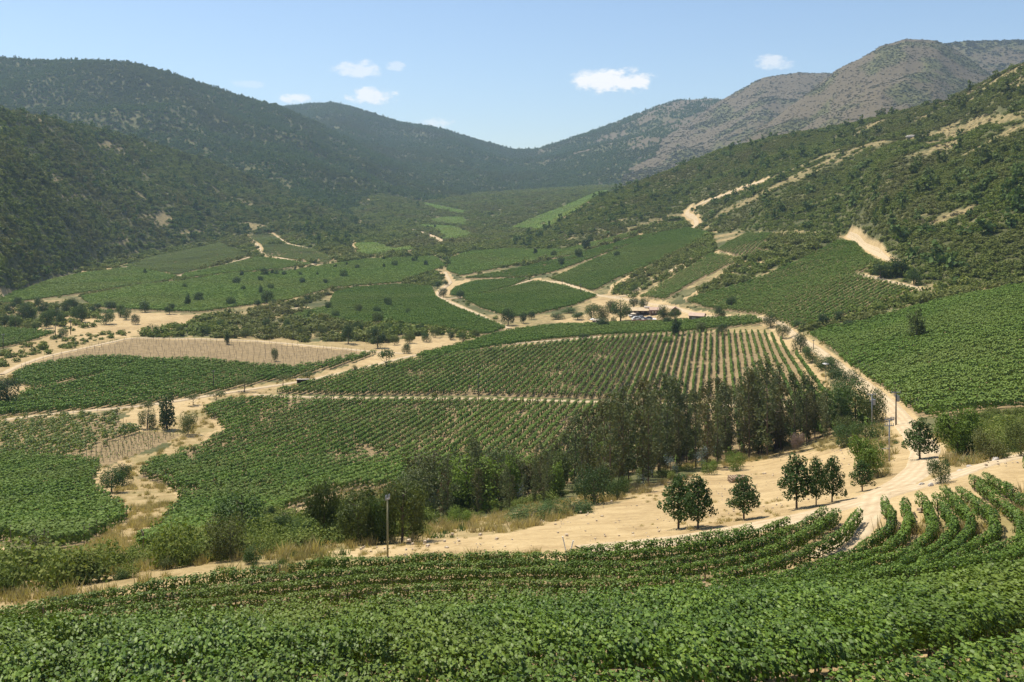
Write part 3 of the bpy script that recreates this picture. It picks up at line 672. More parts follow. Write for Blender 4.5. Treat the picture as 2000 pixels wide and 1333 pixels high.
# foliage materials
VINE = [(.034, .060, .008), (.070, .122, .012), (.115, .185, .018), (.19, .26, .036)]
M_VINE = leaf_mat('vine_leaf', VINE, .15, .48, (.14, .18, .022), .07, .22)
M_VFAR = leaf_mat('vine_leaf_far', [(.070, .122, .017), (.118, .195, .027), (.180, .262, .043)], .16, .6, (.17, .22, .05), .014, .15)
M_VLITE = leaf_mat('vine_leaf_pale', [(.110, .170, .028), (.160, .245, .042), (.22, .31, .065)], .16, .6, (.20, .24, .06), .012, .12)
M_YEL = leaf_mat('vine_leaf_yellow', [(.105, .145, .028), (.155, .20, .040), (.21, .26, .062)], .28, .55, (.10, .13, .035), .03)
M_SCRUB = leaf_mat('scrub_leaf', [(.055, .082, .020), (.110, .145, .031), (.17, .20, .046), (.23, .23, .072)], .24, .7, (.145, .135, .055), .012, .08)
M_FOREST = leaf_mat('forest_leaf', [(.058, .092, .028), (.088, .132, .038), (.120, .162, .048)], .22, .75, (.105, .115, .036), .004, .05)
M_MTN = leaf_mat('mountain_shrub_leaf', [(.045, .050, .026), (.072, .075, .040), (.105, .100, .058)], .15, .7, (.10, .085, .055), .004, .15)
M_DRYBUSH = leaf_mat('dry_scrub_leaf', [(.07, .06, .035), (.12, .10, .055), (.18, .15, .085)], .15, .7, None, .02, .2)
M_GRASS = leaf_mat('dry_grass_blade', [(.26, .20, .10), (.42, .325, .165), (.56, .45, .25)], .3, .7, (.27, .23, .10), .06, .2)
M_WEED = leaf_mat('green_weed', [(.04, .075, .02), (.07, .12, .03), (.11, .16, .05)], .3, .6)
M_BARK = plain_mat('bark', (.16, .115, .08), (.07, .05, .035), 4, .9, .5)
M_STEM = plain_mat('vine_wood', (.11, .07, .045), (.05, .032, .02), 6, .9, .4)
M_POST = plain_mat('grey_wood', (.30, .24, .18), (.16, .12, .09), 5, .85, .4)
# ------------------------------------------------------------------ scrub and forest on the slopes
def bush_form(mat, n, size, lob=5, tall=1.0):
    def f(rng):
        lobes = [(0, 0, .55 * tall, .75, .75, .6 * tall)] + [(rng.normal(0, .45), rng.normal(0, .45), rng.uniform(.3, .8) * tall, rng.uniform(.35, .6), rng.uniform(.35, .6), rng.uniform(.3, .55) * tall) for _ in range(lob)]
        V, F = lobes_crown(lobes, n, size, rng, .45, .6, .2)
        V[:, 2] = np.maximum(V[:, 2], -.1)
        return mk('bush_form', V, [(F, 0)], [mat])
    return f
def tree_form(mat, n, size):
    def f(rng):
        lobes = [(rng.normal(0, .22), rng.normal(0, .22), z, r, r, .34) for z, r in ((.55, .55), (.85, .62), (1.15, .52), (1.45, .36), (1.7, .2))]
        V, F = lobes_crown(lobes, n, size, rng, .4, .6, .25)
        return mk('tree_form', V, [(F, 0)], [mat])
    return f
C_SCRUB = variants('scrub', 8, bush_form(M_SCRUB, 130, .36))
C_UNDER = variants('underbrush', 7, bush_form(M_SCRUB, 1500, .095))
C_DRYB = variants('dryscrub', 4, bush_form(M_DRYBUSH, 90, .32, 4, .8))
C_MTN = variants('mountainshrub', 5, bush_form(M_MTN, 60, .5, 4, .8))
C_FOREST = variants('forest', 5, tree_form(M_FOREST, 70, .5))
for i in range(4):
    o = bpy.data.objects.new('forest_form', bush_form(M_FOREST, 70, .48)(np.random.default_rng(60 + i))); C_FOREST.objects.link(o)
rng = np.random.default_rng(5)
# cell areas and how far each ground cell is hidden from the viewpoint
TP = HY - FPX * Hgt / GY
RUN = np.minimum.accumulate(TP, axis=0)
HID = np.zeros_like(TP); HID[1:] = TP[1:] - RUN[:-1]
CELL = (GY * np.gradient(PX)[None, :] / FPX) * np.gradient(YY)[:, None]
FREE = ~FIELD & (RD > 1.5) & (COV[..., 0] < .6)
VIEW = (GPX > -260) & (GPX < 2260)
def sample(mask, dens):
    """random spots: DENS per square metre over the cells of MASK"""
    p = np.where(mask, CELL * dens, 0).ravel(); k = rng.poisson(np.minimum(p, 400)); idx = np.repeat(np.arange(len(p)), k)
    r, c = idx // len(PX), idx % len(PX)
    rr = np.clip(r + rng.uniform(-.5, .5, len(idx)), 0, NY - 1.001); cc = np.clip(c + rng.uniform(-.5, .5, len(idx)), 0, len(PX) - 1.001)
    y = np.exp(np.interp(rr, np.arange(NY), LY)); x = (np.interp(cc, np.arange(len(PX)), PX) - CX) / FPX * y
    return x, y, idx
def put(name, coll, x, y, smin, smax, hk, label, sink=.12):
    n = len(x); s = rng.uniform(smin, smax, n) * np.exp(rng.normal(0, .18, n))
    z = ground(x, y) - s * sink
    scl = np.stack([s * rng.uniform(.85, 1.2, n), s * rng.uniform(.85, 1.2, n), s * hk * rng.uniform(.75, 1.25, n)], 1)
    return scatter(name, coll, np.stack([x, y, z], 1), rng.uniform(0, 6.283, n), scl, rng, label)
hide = HID < 14
for h, dens, smin, smax, hk, coll, nm, lb in (
    (8, .19, 1.0, 2.2, .8, C_SCRUB, 'hillside_scrub', 'green scrub covering the right hillside'),
    (7, .105, 1.3, 2.9, .95, C_SCRUB, 'hillside_scrub', 'dark scrub covering the left hill'),
    (6, .050, 1.8, 3.6, .9, C_SCRUB, 'hillside_scrub', 'scrub covering the low foothill in mid valley'),
    (1, .019, 2.8, 5.0, .95, C_FOREST, 'forest', 'forest covering the ridge that closes the valley'),
    (2, .028, 2.5, 4.6, .95, C_FOREST, 'forest', 'dark forest covering the long left mountain'),
    (3, .018, 2.4, 4.6, .7, C_MTN, 'mountain_scrub', 'sparse scrub on the brown rocky peak'),
    (4, .012, 3.0, 6.0, .8, C_MTN, 'mountain_scrub', 'scrub on the dark distant ridge'),
    (5, .040, 1.3, 2.8, .6, C_MTN, 'mountain_scrub', 'sparse scrub on the bald mountain')):
    clump = .3 + 1.4 * fbm(GX, GY, 26 if h in (6, 7, 8) else 90, 3, 40 + h)
    d = dens * clump * np.clip(1 - BAREP * (.97 if h in (7, 8, 6) else .93), 0, 1)
    if h in (6, 7, 8): d = d * np.clip(1.05 - 1.5 * COV[..., 0], .12, 1)
    if h in (6, 7, 8): d = d * np.clip(BD / 3 + .1, .05, 1) * (1 + .3 * (GY < 600))
    x, y, _ = sample((LAYER == h) & hide & VIEW & FREE, d)
    if h in (7, 8, 6):                     # the odd taller tree among the scrub
        t = rng.random(len(x)) < (.07 if h == 7 else .02)
        put('scattered_woodland', C_FOREST, x[t], y[t], 2.4, 4.2, 1.05, lb.replace('scrub', 'small trees standing in the scrub'))
        x, y = x[~t], y[~t]
    put(nm, coll, x, y, smin, smax, hk, lb)
    print(nm, h, len(x))
x, y, _ = sample((LAYER == 0) & (GY > 820) & hide & VIEW & FREE, .020 * (.4 + 1.1 * fbm(GX, GY, 30, 3, 140)))
put('thicket', C_SCRUB, x, y, 2.0, 4.2, 1.0, 'thick scrub between the vineyards of the upper valley')
x, y, _ = sample((LAYER == 0) & (GY > 230) & (GY <= 820) & hide & VIEW & FREE & (COV[..., 1] < .5) & (COV[..., 0] < .3), .016 * np.clip(fbm(GX, GY, 14, 3, 141) * 2.6 - .8, 0, 1))
put('thicket', C_SCRUB, x, y, .7, 1.7, .9, 'loose bushes on the strips between the vineyard blocks')
# low dry shrubs and tufts on the bare places of the right hill
x, y, _ = sample((LAYER == 8) & hide & VIEW & ~FIELD & (RD > 1) & (BAREP > .2), .055 * np.clip(BD / 2, .3, 1))
put('dry_scrub', C_DRYB, x, y, .7, 1.7, .7, 'grey brown dry shrubs on the bare patches of the right hill')
x, y, _ = sample(np.isin(LAYER, (3, 4, 5)) & hide & VIEW & (BAREP > .2), .0045)
put('dry_scrub', C_DRYB, x, y, 2.0, 4.0, .6, 'dry shrubs on the bald grey mountain')
# ------------------------------------------------------------------ belts of scrub on the valley floor
BELTS = [
 ([(255,660),(300,645),(370,628),(400,618),(520,612),(600,606),(640,606),(690,640),(740,634),(850,643),(955,660),(940,667),(850,655),(800,664),(740,672),(700,668),(600,668),(420,660)], .055, 1.2, 3.0, 'grey green thorn scrub filling the middle of the valley'),
 ([(480,608),(560,590),(650,566),(780,556),(870,548),(858,560),(700,562),(655,572),(600,600),(540,612)], .05, 1.2, 2.6, 'scrub along the stony creek in the valley floor'),
 ([(150,578),(345,543),(460,528),(560,524),(560,530),(450,537),(350,552),(165,584)], .06, 1.1, 2.0, 'hedge of scrub between two vineyard blocks of the left slope'),
 ([(860,500),(855,480),(920,462),(1000,448),(1060,452),(960,492),(890,497)], .05, 2.0, 3.6, 'dark thicket where the valley narrows'),
 ([(795,548),(850,530),(868,540),(862,556),(830,562),(790,556)], .06, 1.4, 2.8, 'scrub thicket beside the pale road junction'),
 ([(920,546),(990,530),(1090,498),(1180,480),(1300,448),(1340,432),(1345,446),(1290,456),(1200,482),(1090,520),(1060,541),(1000,545)], .040, 1.5, 3.2, 'strip of dark bushes between vineyard stripes of the right slope'),
 ([(1190,578),(1225,548),(1270,512),(1330,490),(1390,460),(1400,492),(1330,530),(1260,565),(1240,582)], .055, 1.6, 3.2, 'wooded ravine beside the steep tan vineyard'),
 ([(1310,600),(1345,588),(1400,545),(1450,508),(1478,500),(1508,460),(1640,462),(1560,510),(1450,556),(1340,590)], .055, 1.6, 3.2, 'wooded ravine above the big vineyard slope'),
 ([(1560,648),(1605,636),(1700,602),(1795,575),(1900,560),(2000,540),(2160,490),(2160,520),(2000,558),(1830,590),(1700,626),(1585,651)], .05, 1.5, 3.2, 'wooded ravine between the two big vineyard slopes'),
 ([(1690,532),(1735,512),(1770,528),(1810,560),(1800,565),(1740,548)], .08, 2.0, 3.4, 'dense clump of trees below the road cut'),
 ([(0,1118),(60,1105),(110,1108),(235,1115),(262,1090),(400,1072),(470,1042),(540,1025),(640,1005),(830,985),(840,1045),(700,1062),(600,1075),(480,1092),(330,1112),(200,1138),(80,1158),(0,1160),(-120,1165),(-120,1125)], .22, .9, 1.9, 'green brown undergrowth below the vineyard rows on the left'),
 ([(840,1030),(980,1010),(1080,985),(1180,960),(1300,938),(1420,900),(1560,870),(1680,840),(1720,800),(1700,770),(1560,860),(1420,890),(1300,920),(1180,945),(1060,975),(980,990),(830,1005)], .07, .5, 1.3, 'low green undergrowth along the foot of the eucalyptus grove'),
 ([(1870,890),(1930,870),(2000,840),(2160,790),(2160,860),(2000,880)], .12, .9, 2.0, 'green bushes beside the broad vineyard slope'),
 ([(1880,850),(1920,815),(2000,800),(2160,740),(2160,800),(2000,850)], .22, .7, 1.5, 'bright green thicket below the broad vineyard slope'),
 ([(0,690),(60,665),(150,655),(260,650),(200,665),(40,705),(0,720)], .035, .8, 2.0, 'scattered bushes at the edge of the pale clearing'),
 ([(-60,600),(120,590),(200,600),(190,645),(-60,650)], .03, 1.2, 2.4, 'bushes among the trees of the pale clearing'),
]
for pl, dens, smin, smax, lb in BELTS:
    wp = world_poly(pl)
    mk_ = inside(wp, GX, GY)
    x, y, _ = sample(mk_ & ~FIELD & (RD > .8) & VIEW, dens * (.5 + fbm(GX, GY, 8, 3, 88)))
    put('undergrowth' if smax < 2.1 else 'thicket', C_UNDER if np.median(wp[:, 1]) < 260 else C_SCRUB, x, y, smin, smax, .95, lb)
# dry grass and weeds
def tuft_form(mat, n, h):
    def f(rng):
        b = rng.normal(0, .35, (n, 2)); lean = rng.normal(0, .35, (n, 2)); w = rng.uniform(.03, .06, n); an = rng.uniform(0, 6.28, n); hh = h * rng.uniform(.5, 1.2, n)
        c, s = np.cos(an) * w, np.sin(an) * w
        V = np.stack([np.stack([b[:, 0] - c, b[:, 1] - s, np.zeros(n)], 1), np.stack([b[:, 0] + c, b[:, 1] + s, np.zeros(n)], 1), np.stack([b[:, 0] + lean[:, 0] * hh, b[:, 1] + lean[:, 1] * hh, hh], 1)], 1).reshape(-1, 3)
        return mk('tuft_form', V, [(np.arange(3 * n).reshape(-1, 3), 0)], [mat])
    return f
C_TUFT = variants('drytuft', 5, tuft_form(M_GRASS, 60, .9)); C_WEED = variants('weedtuft', 4, tuft_form(M_WEED, 60, .8))
near = (GY < 330) & VIEW
gm = (COV[..., 1] > .5) & (COV[..., 0] < .5) & near & ~FIELD & (RD > .4)
x, y, _ = sample(gm, .9 * np.clip(fbm(GX, GY, 5, 3, 61) * 2.4 - .75, 0, 1) * np.clip(150 / GY, .4, 1))
put('dry_grass', C_TUFT, x, y, .35, .85, 1.0, 'straw coloured dry grass on banks and along the dry creek', 0)
x, y, _ = sample((gm & (GPX > 480)) | (inside(world_poly([(840,1035),(980,1015),(1080,995),(1180,968),(1300,945),(1420,908),(1560,880),(1560,868),(1420,895),(1300,925),(1180,950),(980,1000)]), GX, GY)), .55 * np.clip(fbm(GX, GY, 12, 3, 62) * 3 - 1.45, 0, 1))
put('green_weeds', C_WEED, x, y, .35, .8, .9, 'green weeds among the dry grass', 0)
# stones and clods lying on the bare ground
def stone_form(rng):
    m = MB()
    for i in range(5):
        c = np.array([rng.normal(0, .8), rng.normal(0, .8), .02]); r = rng.uniform(.03, .10)
        d = rng.normal(size=(8, 3)); d /= np.linalg.norm(d, axis=1)[:, None]
        V = np.array([(-1,-1,-.6),(1,-1,-.6),(1,1,-.6),(-1,1,-.6),(-.7,-.7,.6),(.7,-.7,.6),(.7,.7,.6),(-.7,.7,.6)]) * r * rng.uniform(.7, 1.2, (8, 3)) + c
        m.add(V, [(0,3,2,1),(4,5,6,7),(0,1,5,4),(1,2,6,5),(2,3,7,6),(3,0,4,7)])
    return m.mesh('stone_form', [M_STONE])
M_STONE = plain_mat('field_stone', (.56, .45, .31), (.40, .31, .205), 2, .9)
C_STONE = variants('stones', 5, stone_form)
bm_ = (COV[..., 0] > .5) & (GY < 320) & VIEW & (RD > .6)
x, y, _ = sample(bm_, .10 * np.clip(fbm(GX, GY, 7, 3, 161) * 3 - 1.0, 0, 1))
put('stones', C_STONE, x, y, .6, 1.5, 1, 'loose stones and clods on the bare ground', 0)
x, y, _ = sample(bm_, .30 * np.clip(fbm(GX, GY, 9, 4, 162) * 4 - 2.1, 0, 1))
put('dry_grass', C_TUFT, x, y, .2, .5, .7, 'short dry grass on the bare sandy ground', 0)
# ------------------------------------------------------------------ vineyards
def vine_form(mat, n, size, L, Wd, top, bot, leaf='card', rough=1.0):
    def f(rng):
        x = rng.uniform(-L / 2 - .05, L / 2 + .05, n)
        a = rng.uniform(-.35 * math.pi, 1.35 * math.pi, n); rr = np.where(rng.random(n) < .8, rng.normal(.95, .12 * rough, n), rng.uniform(.3, .9, n))
        hm_ = (top + bot) / 2; hr = (top - bot) / 2
        bump = 1 + .25 * rough * (fbm(x * 1.0 + rng.uniform(0, 50), a * .5, .5, 2, 5) - .5) * 2
        sq = lambda v: np.sign(v) * np.abs(v) ** .6
        y = sq(np.cos(a)) * Wd / 2 * rr * bump; z = hm_ + sq(np.sin(a)) * hr * rr * bump
        sh = rng.random(n) < .10; z[sh] += rng.uniform(.05, .3, sh.sum()) * rough; y[sh] *= .7
        jt = .42 if leaf == 'lobed' else .28
        Nn = np.stack([rng.normal(0, jt, n), np.cos(a) * .95 + rng.normal(0, jt, n), np.sin(a) * .8 + .4 + rng.normal(0, jt, n)], 1)
        C = np.stack([x, y, z], 1); s = size * rng.uniform(.65, 1.3, n)
        V, F = (lobed if leaf == 'lobed' else cards)(C, Nn, s, rng)
        if leaf != 'lobed': return mk('vine_form', V, [(F, 0)], [mat])
        m = MB(); m.add(V, F, 0)
        m.tube([(0, 0, -.1), (.03, .02, .4), (-.02, -.01, .8)], [.05, .04, .03], 5, 1)
        return m.mesh('vine', [mat, M_STEM])
    return f
C_VMID = variants('vinemid', 8, vine_form(M_VFAR, 60, .45, 1.6, .62, 1.6, .4))
C_VYEL = variants('vineyel', 6, vine_form(M_YEL, 50, .44, 1.6, .6, 1.5, .4))
C_VLITE = variants('vinelite', 8, vine_form(M_VLITE, 60, .45, 1.6, .6, 1.5, .4))
C_VFAR = variants('vinefar', 6, vine_form(M_VLITE, 46, 1.0, 5.0, 2.6, 1.9, .3))
def rows_in(wp, azm, spacing, step, rr, wob=.12):
    """vine stands along parallel rows inside a world outline: list of (n,2) per row"""
    d = np.array([math.sin(azm), math.cos(azm)]); nrm = np.array([d[1], -d[0]])
    u = wp @ d; v = wp @ nrm; res = []
    for k in np.arange(math.floor(v.min() / spacing), math.ceil(v.max() / spacing) + 1):
        vv = k * spacing + .01; v2 = np.roll(v, -1); u2 = np.roll(u, -1)
        c = (v > vv) != (v2 > vv)
        if c.sum() < 2: continue
        us = np.sort(u[c] + (vv - v[c]) / (v2[c] - v[c]) * (u2[c] - u[c]))
        t = [np.arange(a + rr.uniform(0, step), b, step) for a, b in zip(us[::2], us[1::2]) if b - a > 2 * step]
        if not t: continue
        t = np.concatenate(t)
        if len(t) < 3: continue
        t = t + rr.normal(0, step * .07, len(t)); vo = vv + rr.normal(0, wob, len(t))
        res.append(t[:, None] * d + vo[:, None] * nrm)
    return res
ROWREF = {}
for k, (pl, azm, sp, lod, lb, miss) in B.items():
    rr = np.random.default_rng(len(k) * 31 + len(pl))
    if lod == 'row': continue
    step = 1.5 if lod == 'mid' else 4.6
    rows = rows_in(BW[k], azm, sp, step, rr, .14 if lod == 'mid' else .5)
    if not rows: print('no rows', k); continue
    P = np.concatenate(rows)
    keep = (RD.min() > -1e9) & (rr.random(len(P)) > miss)
    fx = fbm(P[:, 0], P[:, 1], 14, 3, 55)
    keep &= ~((fx < .30 + miss * .4) & (rr.random(len(P)) < .5 * (miss > 0)))
    P = P[keep]
    vis = grid_val(HID, P[:, 0], P[:, 1]) < 25
    P = P[vis]
    z = ground(P[:, 0], P[:, 1]); dz = ground(P[:, 0] + math.sin(azm), P[:, 1] + math.cos(azm)) - z
    hs = 1 + .22 * (fbm(P[:, 0], P[:, 1], 30, 2, 8) - .5) * 2 + rr.normal(0, .12, len(P))
    scl = np.stack([np.full(len(P), 1.08), np.clip(hs, .5, 1.4) * (1.1 if sp < 3 else 1.25), np.clip(hs, .6, 1.3)], 1)
    coll = C_VYEL if k in ('upper_left', 'terrace_a', 'terrace_c', 'terrace_d') else C_VFAR if lod == 'far' else C_VLITE if k in ('mid_left', 'terrace_b', 'mid_wide', 'valley_mid') else C_VMID
    scatter('vineyard_block', coll, np.c_[P, z], math.pi / 2 - azm + rr.normal(0, .06, len(P)), scl, rr, lb, tilt=-np.arctan(dz))
    print(k, len(P))
# rows that can be told apart: one object each
M_VROW = leaf_mat('vine_row_leaf', [(.045, .082, .012), (.080, .138, .018), (.122, .190, .026), (.175, .24, .044)], .18, .6, (.125, .165, .036), .05, .12)
def row_mesh(P, azm, rr, n, size, Wd, dens, wide=None):
    """one whole row of vines following the ground"""
    m = len(P); z = ground(P[:, 0], P[:, 1])
    i = rr.choice(m, int(m * n)); al = rr.uniform(-.7, .7, len(i))
    a = rr.uniform(-.3 * math.pi, 1.3 * math.pi, len(i)); rad = rr.normal(.92, .14, len(i))
    hs = (1 + .35 * (fbm(P[:, 0], P[:, 1], 5, 3, 18) - .5) * 2)[i] * dens
    if wide is not None: Wd = (Wd * wide)[i]
    sq = lambda v: np.sign(v) * np.abs(v) ** .6
    off = sq(np.cos(a)) * Wd / 2 * rad * np.clip(hs, .5, 1.4); up = .98 + sq(np.sin(a)) * .66 * rad * np.clip(hs, .6, 1.25)
    dx, dy = math.sin(azm), math.cos(azm)
    C = np.stack([P[i, 0] + dx * al + dy * off, P[i, 1] + dy * al - dx * off, z[i] + up], 1)
    Nn = np.stack([dy * np.cos(a) + rr.normal(0, .32, len(i)), -dx * np.cos(a) + rr.normal(0, .32, len(i)), np.sin(a) * .8 + .4 + rr.normal(0, .3, len(i))], 1)
    V, F = cards(C, Nn, size * rr.uniform(.65, 1.3, len(i)), rr)
    return V, F
ROWOBJ = {}
GRP = {'lower': 'vine rows of the block above the eucalyptus grove', 'striped': 'vine rows of the striped block', 'creek_left': 'vine rows of the block left of the dry creek'}
for k in ('lower', 'striped', 'creek_left'):
    pl, azm, sp, lod, lb, miss = B[k]; rr = np.random.default_rng(len(k))
    for P in rows_in(BW[k], azm, sp, 1.4, rr):
        f = fbm(P[:, 0], P[:, 1], 16, 3, 57); P = P[(rr.random(len(P)) > miss) & ~((f < .30) & (rr.random(len(P)) < .5 * (miss > 0)))]
        if len(P) < 4: continue
        dk = np.mean(P[:, 1]); thin = 1.0
        size = .36 if dk < 260 else .46
        V, F = row_mesh(P, azm, rr, 66 if dk < 260 else 48, .42 if dk < 260 else .50, .62, 1.0, np.interp(CX + FPX * P[:, 0] / P[:, 1], [300, 900, 1150, 1350], [1.6, 1.5, 1.15, .72]))
        V -= np.array([P[0, 0], P[0, 1], 0]); z0 = float(ground(P[:1, 0], P[:1, 1])[0]); V[:, 2] -= z0
        m = MB(); m.add(V, F, 0); ts = np.linspace(0, len(P) - 1, max(2, len(P) // 4)).astype(int); q = P[ts]   # the trellis wire
        m.tube(np.c_[q[:, 0] - P[0, 0], q[:, 1] - P[0, 1], ground(q[:, 0], q[:, 1]) - z0 + 1.1], .02, 3, 1)
        ROWOBJ.setdefault(k, []).append((float(np.mean(P[:, 0])), m.build('vine_row', [M_VROW, M_STEM], None, (P[0, 0], P[0, 1], z0))))
def nth(i):
    return '%d%s' % (i, 'th' if 10 <= i % 100 <= 20 else {1: 'st', 2: 'nd', 3: 'rd'}.get(i % 10, 'th'))
for k, (side, lb) in {'lower': (-1, 'vine row in the block above the eucalyptus grove'), 'striped': (-1, 'tan-sided vine row of the striped block'), 'creek_left': (-1, 'vine row left of the dry creek')}.items():
    for i, (xm, o) in enumerate(sorted(ROWOBJ[k], key=lambda q: q[0] * side)):
        end = {'lower': 'counted from its right end', 'striped': 'counted from the straight dirt road', 'creek_left': 'counted from the creek bank'}[k]
        tag(o, ('%s %s, %s' % (nth(i + 1), lb, end)), 'vine row', GRP[k])
print('rows', sum(1 for o in COL.objects if o.name.startswith('vine_row')))
# ------------------------------------------------------------------ the near vineyard: curved rows, every vine an object
BENCH_ROWS = [                              # the separate curved rows beyond the brow
 [(1116,1074),(1300,1058),(1416,1043),(1472,1028)],
 [(-420,1252),(-150,1212),(0,1190),(149,1163),(372,1126),(595,1100),(743,1088),(1000,1083),(1223,1083),(1416,1057),(1539,1018)],
 [(-420,1259),(-150,1219),(0,1198),(297,1160),(595,1120),(743,1106),(1000,1099),(1260,1104),(1446,1070),(1560,1030),(1610,998)],
 [(372,1158),(595,1140),(743,1123),(1000,1114),(1260,1118),(1476,1084),(1565,1047),(1636,998)],
 [(-420,1272),(-150,1232),(0,1213),(297,1182),(520,1168),(743,1150),(1000,1136),(1320,1132),(1476,1106),(1610,1062),(1655,1032),(1680,998)],
 [(1300,1150),(1543,1117),(1669,1077),(1732,1032),(1744,1002),(1725,976)],
 [(1400,1148),(1595,1117),(1743,1062),(1773,1025),(1770,977)],
 [(1480,1146),(1654,1113),(1781,1069),(1825,1032),(1814,984),(1799,965)],
 [(1560,1142),(1736,1110),(1833,1062),(1866,1021),(1829,969)],
 [(1640,1134),(1788,1106),(1877,1054),(1900,1010),(1844,950)],
 [(1700,1128),(1840,1099),(1937,1040),(1944,1006),(1874,950)],
 [(1780,1116),(1885,1091),(1996,1046),(2000,1010),(1900,929)],
 [(1850,1110),(1960,1076),(2060,1030),(2040,990),(1930,928)],
 [(1930,1095),(2030,1060),(2120,1010),(2100,960),(2000,900)],
 [(2060,1085),(2150,1045),(2210,1000),(2180,940),(2080,885)],
 [(2150,1075),(2250,1030),(2300,985),(2260,925),(2160,870)],
]
BROW = [(-450,1272),(-150,1250),(0,1234),(500,1194),(1000,1166),(1320,1164),(1500,1156),(1750,1148),(2000,1120),(2200,1086),(2450,1030)]
NEAREST = [(-450,1475),(-150,1445),(500,1395),(1000,1350),(1300,1310),(1500,1280),(1800,1230),(2000,1182),(2200,1120),(2450,1040)]
LAST_ROWS = [[(1000,1495),(1300,1428),(1560,1364),(1750,1320),(2000,1262),(2300,1175)], [(1250,1510),(1560,1440),(1750,1395),(2000,1335),(2300,1245)]]
def resample(w, n=70):
    d = np.concatenate([[0], np.cumsum(np.hypot(*np.diff(w[:, :2], axis=0).T))]); s = np.linspace(0, d[-1], n)
    q = np.stack([np.interp(s, d, w[:, 0]), np.interp(s, d, w[:, 1])], 1)
    for _ in range(4): q[1:-1] = (q[:-2] + 2 * q[1:-1] + q[2:]) / 4
    return q
CURVES = [(resample(world_line(r, .9, 14, 30)), 0.0) for r in BENCH_ROWS]
a_, b_ = resample(world_line(BROW, 1.3, 14, 30)), resample(world_line(NEAREST, 1.5, 14, 30))
k = int(round(np.median(np.hypot(*(a_ - b_)[8:60].T)) / 2.15))
CURVES += [(a_ + (b_ - a_) * i / k, min(1.0, .25 + .25 * i)) for i in range(k + 1)]
CURVES += [(resample(world_line(r, 1.5, 8, 30)), 1.0) for r in LAST_ROWS]
f_near = vine_form(M_VINE, 680, .100, 1.35, .80, 1.6, .5, 'lobed')
f_mid = vine_form(M_VINE, 480, .095, 1.35, .54, 1.04, .22, 'lobed', .5)
VN = [f_near(np.random.default_rng(300 + i)) for i in range(9)]
VM = [f_mid(np.random.default_rng(400 + i)) for i in range(7)]
for i, me in enumerate(VN + VM): me.name = 'vine'
post_me = MB().tube([(0, 0, -.3), (0, 0, .95)], .035, 7).mesh('post', [M_POST])
rg = np.random.default_rng(77)
print('near rows', len(CURVES))
for ci, (c, low) in enumerate(CURVES):
    d = np.concatenate([[0], np.cumsum(np.hypot(*np.diff(c, axis=0).T))])
    s = np.arange(.3, d[-1], 1.12); x = np.interp(s, d, c[:, 0]); y = np.interp(s, d, c[:, 1])
    tx = np.interp(s, d, np.gradient(c[:, 0])); ty = np.interp(s, d, np.gradient(c[:, 1])); an = np.arctan2(ty, tx)
    px = CX + FPX * x / y
    ok = (px > -420) & (px < 2430)
    if ok.sum() < 4: continue
    z = ground(x, y)
    k0 = np.nonzero(ok)[0]
    root = link('vine_row', None, None, (x[k0[0]], y[k0[0]], z[k0[0]]))
    o0 = np.array(root.location)
    dz = np.gradient(z, s)
    for j in k0:
        dd = y[j]
        if rg.random() < .012: continue
        v = link('vine', (VN if low > 0 else VM)[rg.integers(0, 9 if low > 0 else 7)], root, np.array((x[j] + rg.normal(0, .07), y[j] + rg.normal(0, .07), z[j])) - o0)
        fl = math.pi if rg.random() < .5 else 0
        v.rotation_euler = (0, -math.atan(dz[j]) * (1 if fl == 0 else -1), an[j] + fl + rg.normal(0, .08))
        hh = 1 + (.04 + .06 * low) * rg.normal() + .25 * (fbm(np.array([x[j]]), np.array([y[j]]), 4, 2, 91)[0] - .5)
        v.scale = (1.05, rg.uniform(.85, 1.15) * (.95 + .75 * low), min(max(hh, .75), 1.22) * (.98 + .04 * low))
    for j in k0[::6]:
        p = link('post', post_me, root, np.array((x[j] + rg.normal(0, .05), y[j], z[j])) - o0); p.rotation_euler = (rg.normal(0, .04), rg.normal(0, .04), 0)
    w = MB().tube(np.stack([x[k0], y[k0], z[k0] + .42], 1) - o0, .012, 4); w.build('drip_hose', [M_STEM], root)
    nm = nth(ci + 1)
    lb = ('short topmost vine row of the near vineyard, beside the white stakes at the road' if ci == 0 else
          'lowest vine row of the near vineyard, in the bottom right corner' if ci == len(CURVES) - 1 else
          'near vine row standing apart below the strip of bare soil and drip hose' if ci == len(CURVES) - 2 else
          '%s separate curved vine row of the near vineyard, counted from the dirt road' % nm if low == 0 else
          '%s vine row of the closed leafy slope, counted down from its brow' % nth(ci + 1 - len(BENCH_ROWS)))
    tag(root, lb, 'vine row', 'curved vine rows of the near vineyard')
# ------------------------------------------------------------------ trees
GREEN = {
 'dark': [(.026, .048, .016), (.046, .078, .024), (.075, .112, .034)], 'mid': [(.040, .070, .020), (.070, .112, .030), (.110, .160, .046)],
 'olive': [(.050, .068, .020), (.090, .112, .032), (.145, .165, .052)], 'bright': [(.085, .130, .022), (.135, .195, .032), (.19, .25, .055)],
 'yellow': [(.075, .085, .028), (.12, .13, .042), (.18, .175, .065)], 'plane': [(.030, .058, .016), (.054, .094, .024), (.090, .138, .040)],
 'euc': [(.046, .062, .026), (.086, .106, .042), (.135, .150, .066), (.19, .19, .095)], 'silver': [(.10, .13, .13), (.17, .21, .21), (.26, .30, .29)],
 'rust': [(.07, .038, .022), (.115, .062, .036), (.16, .095, .055)], 'pink': [(.16, .11, .10), (.22, .155, .14), (.28, .21, .19)], 'euc_warm': [(.060, .062, .026), (.10, .096, .038), (.145, .13, .058)]}
LM = {k: leaf_mat('leaf_' + k, v, .24, .6, None, .02, .14) for k, v in GREEN.items()}
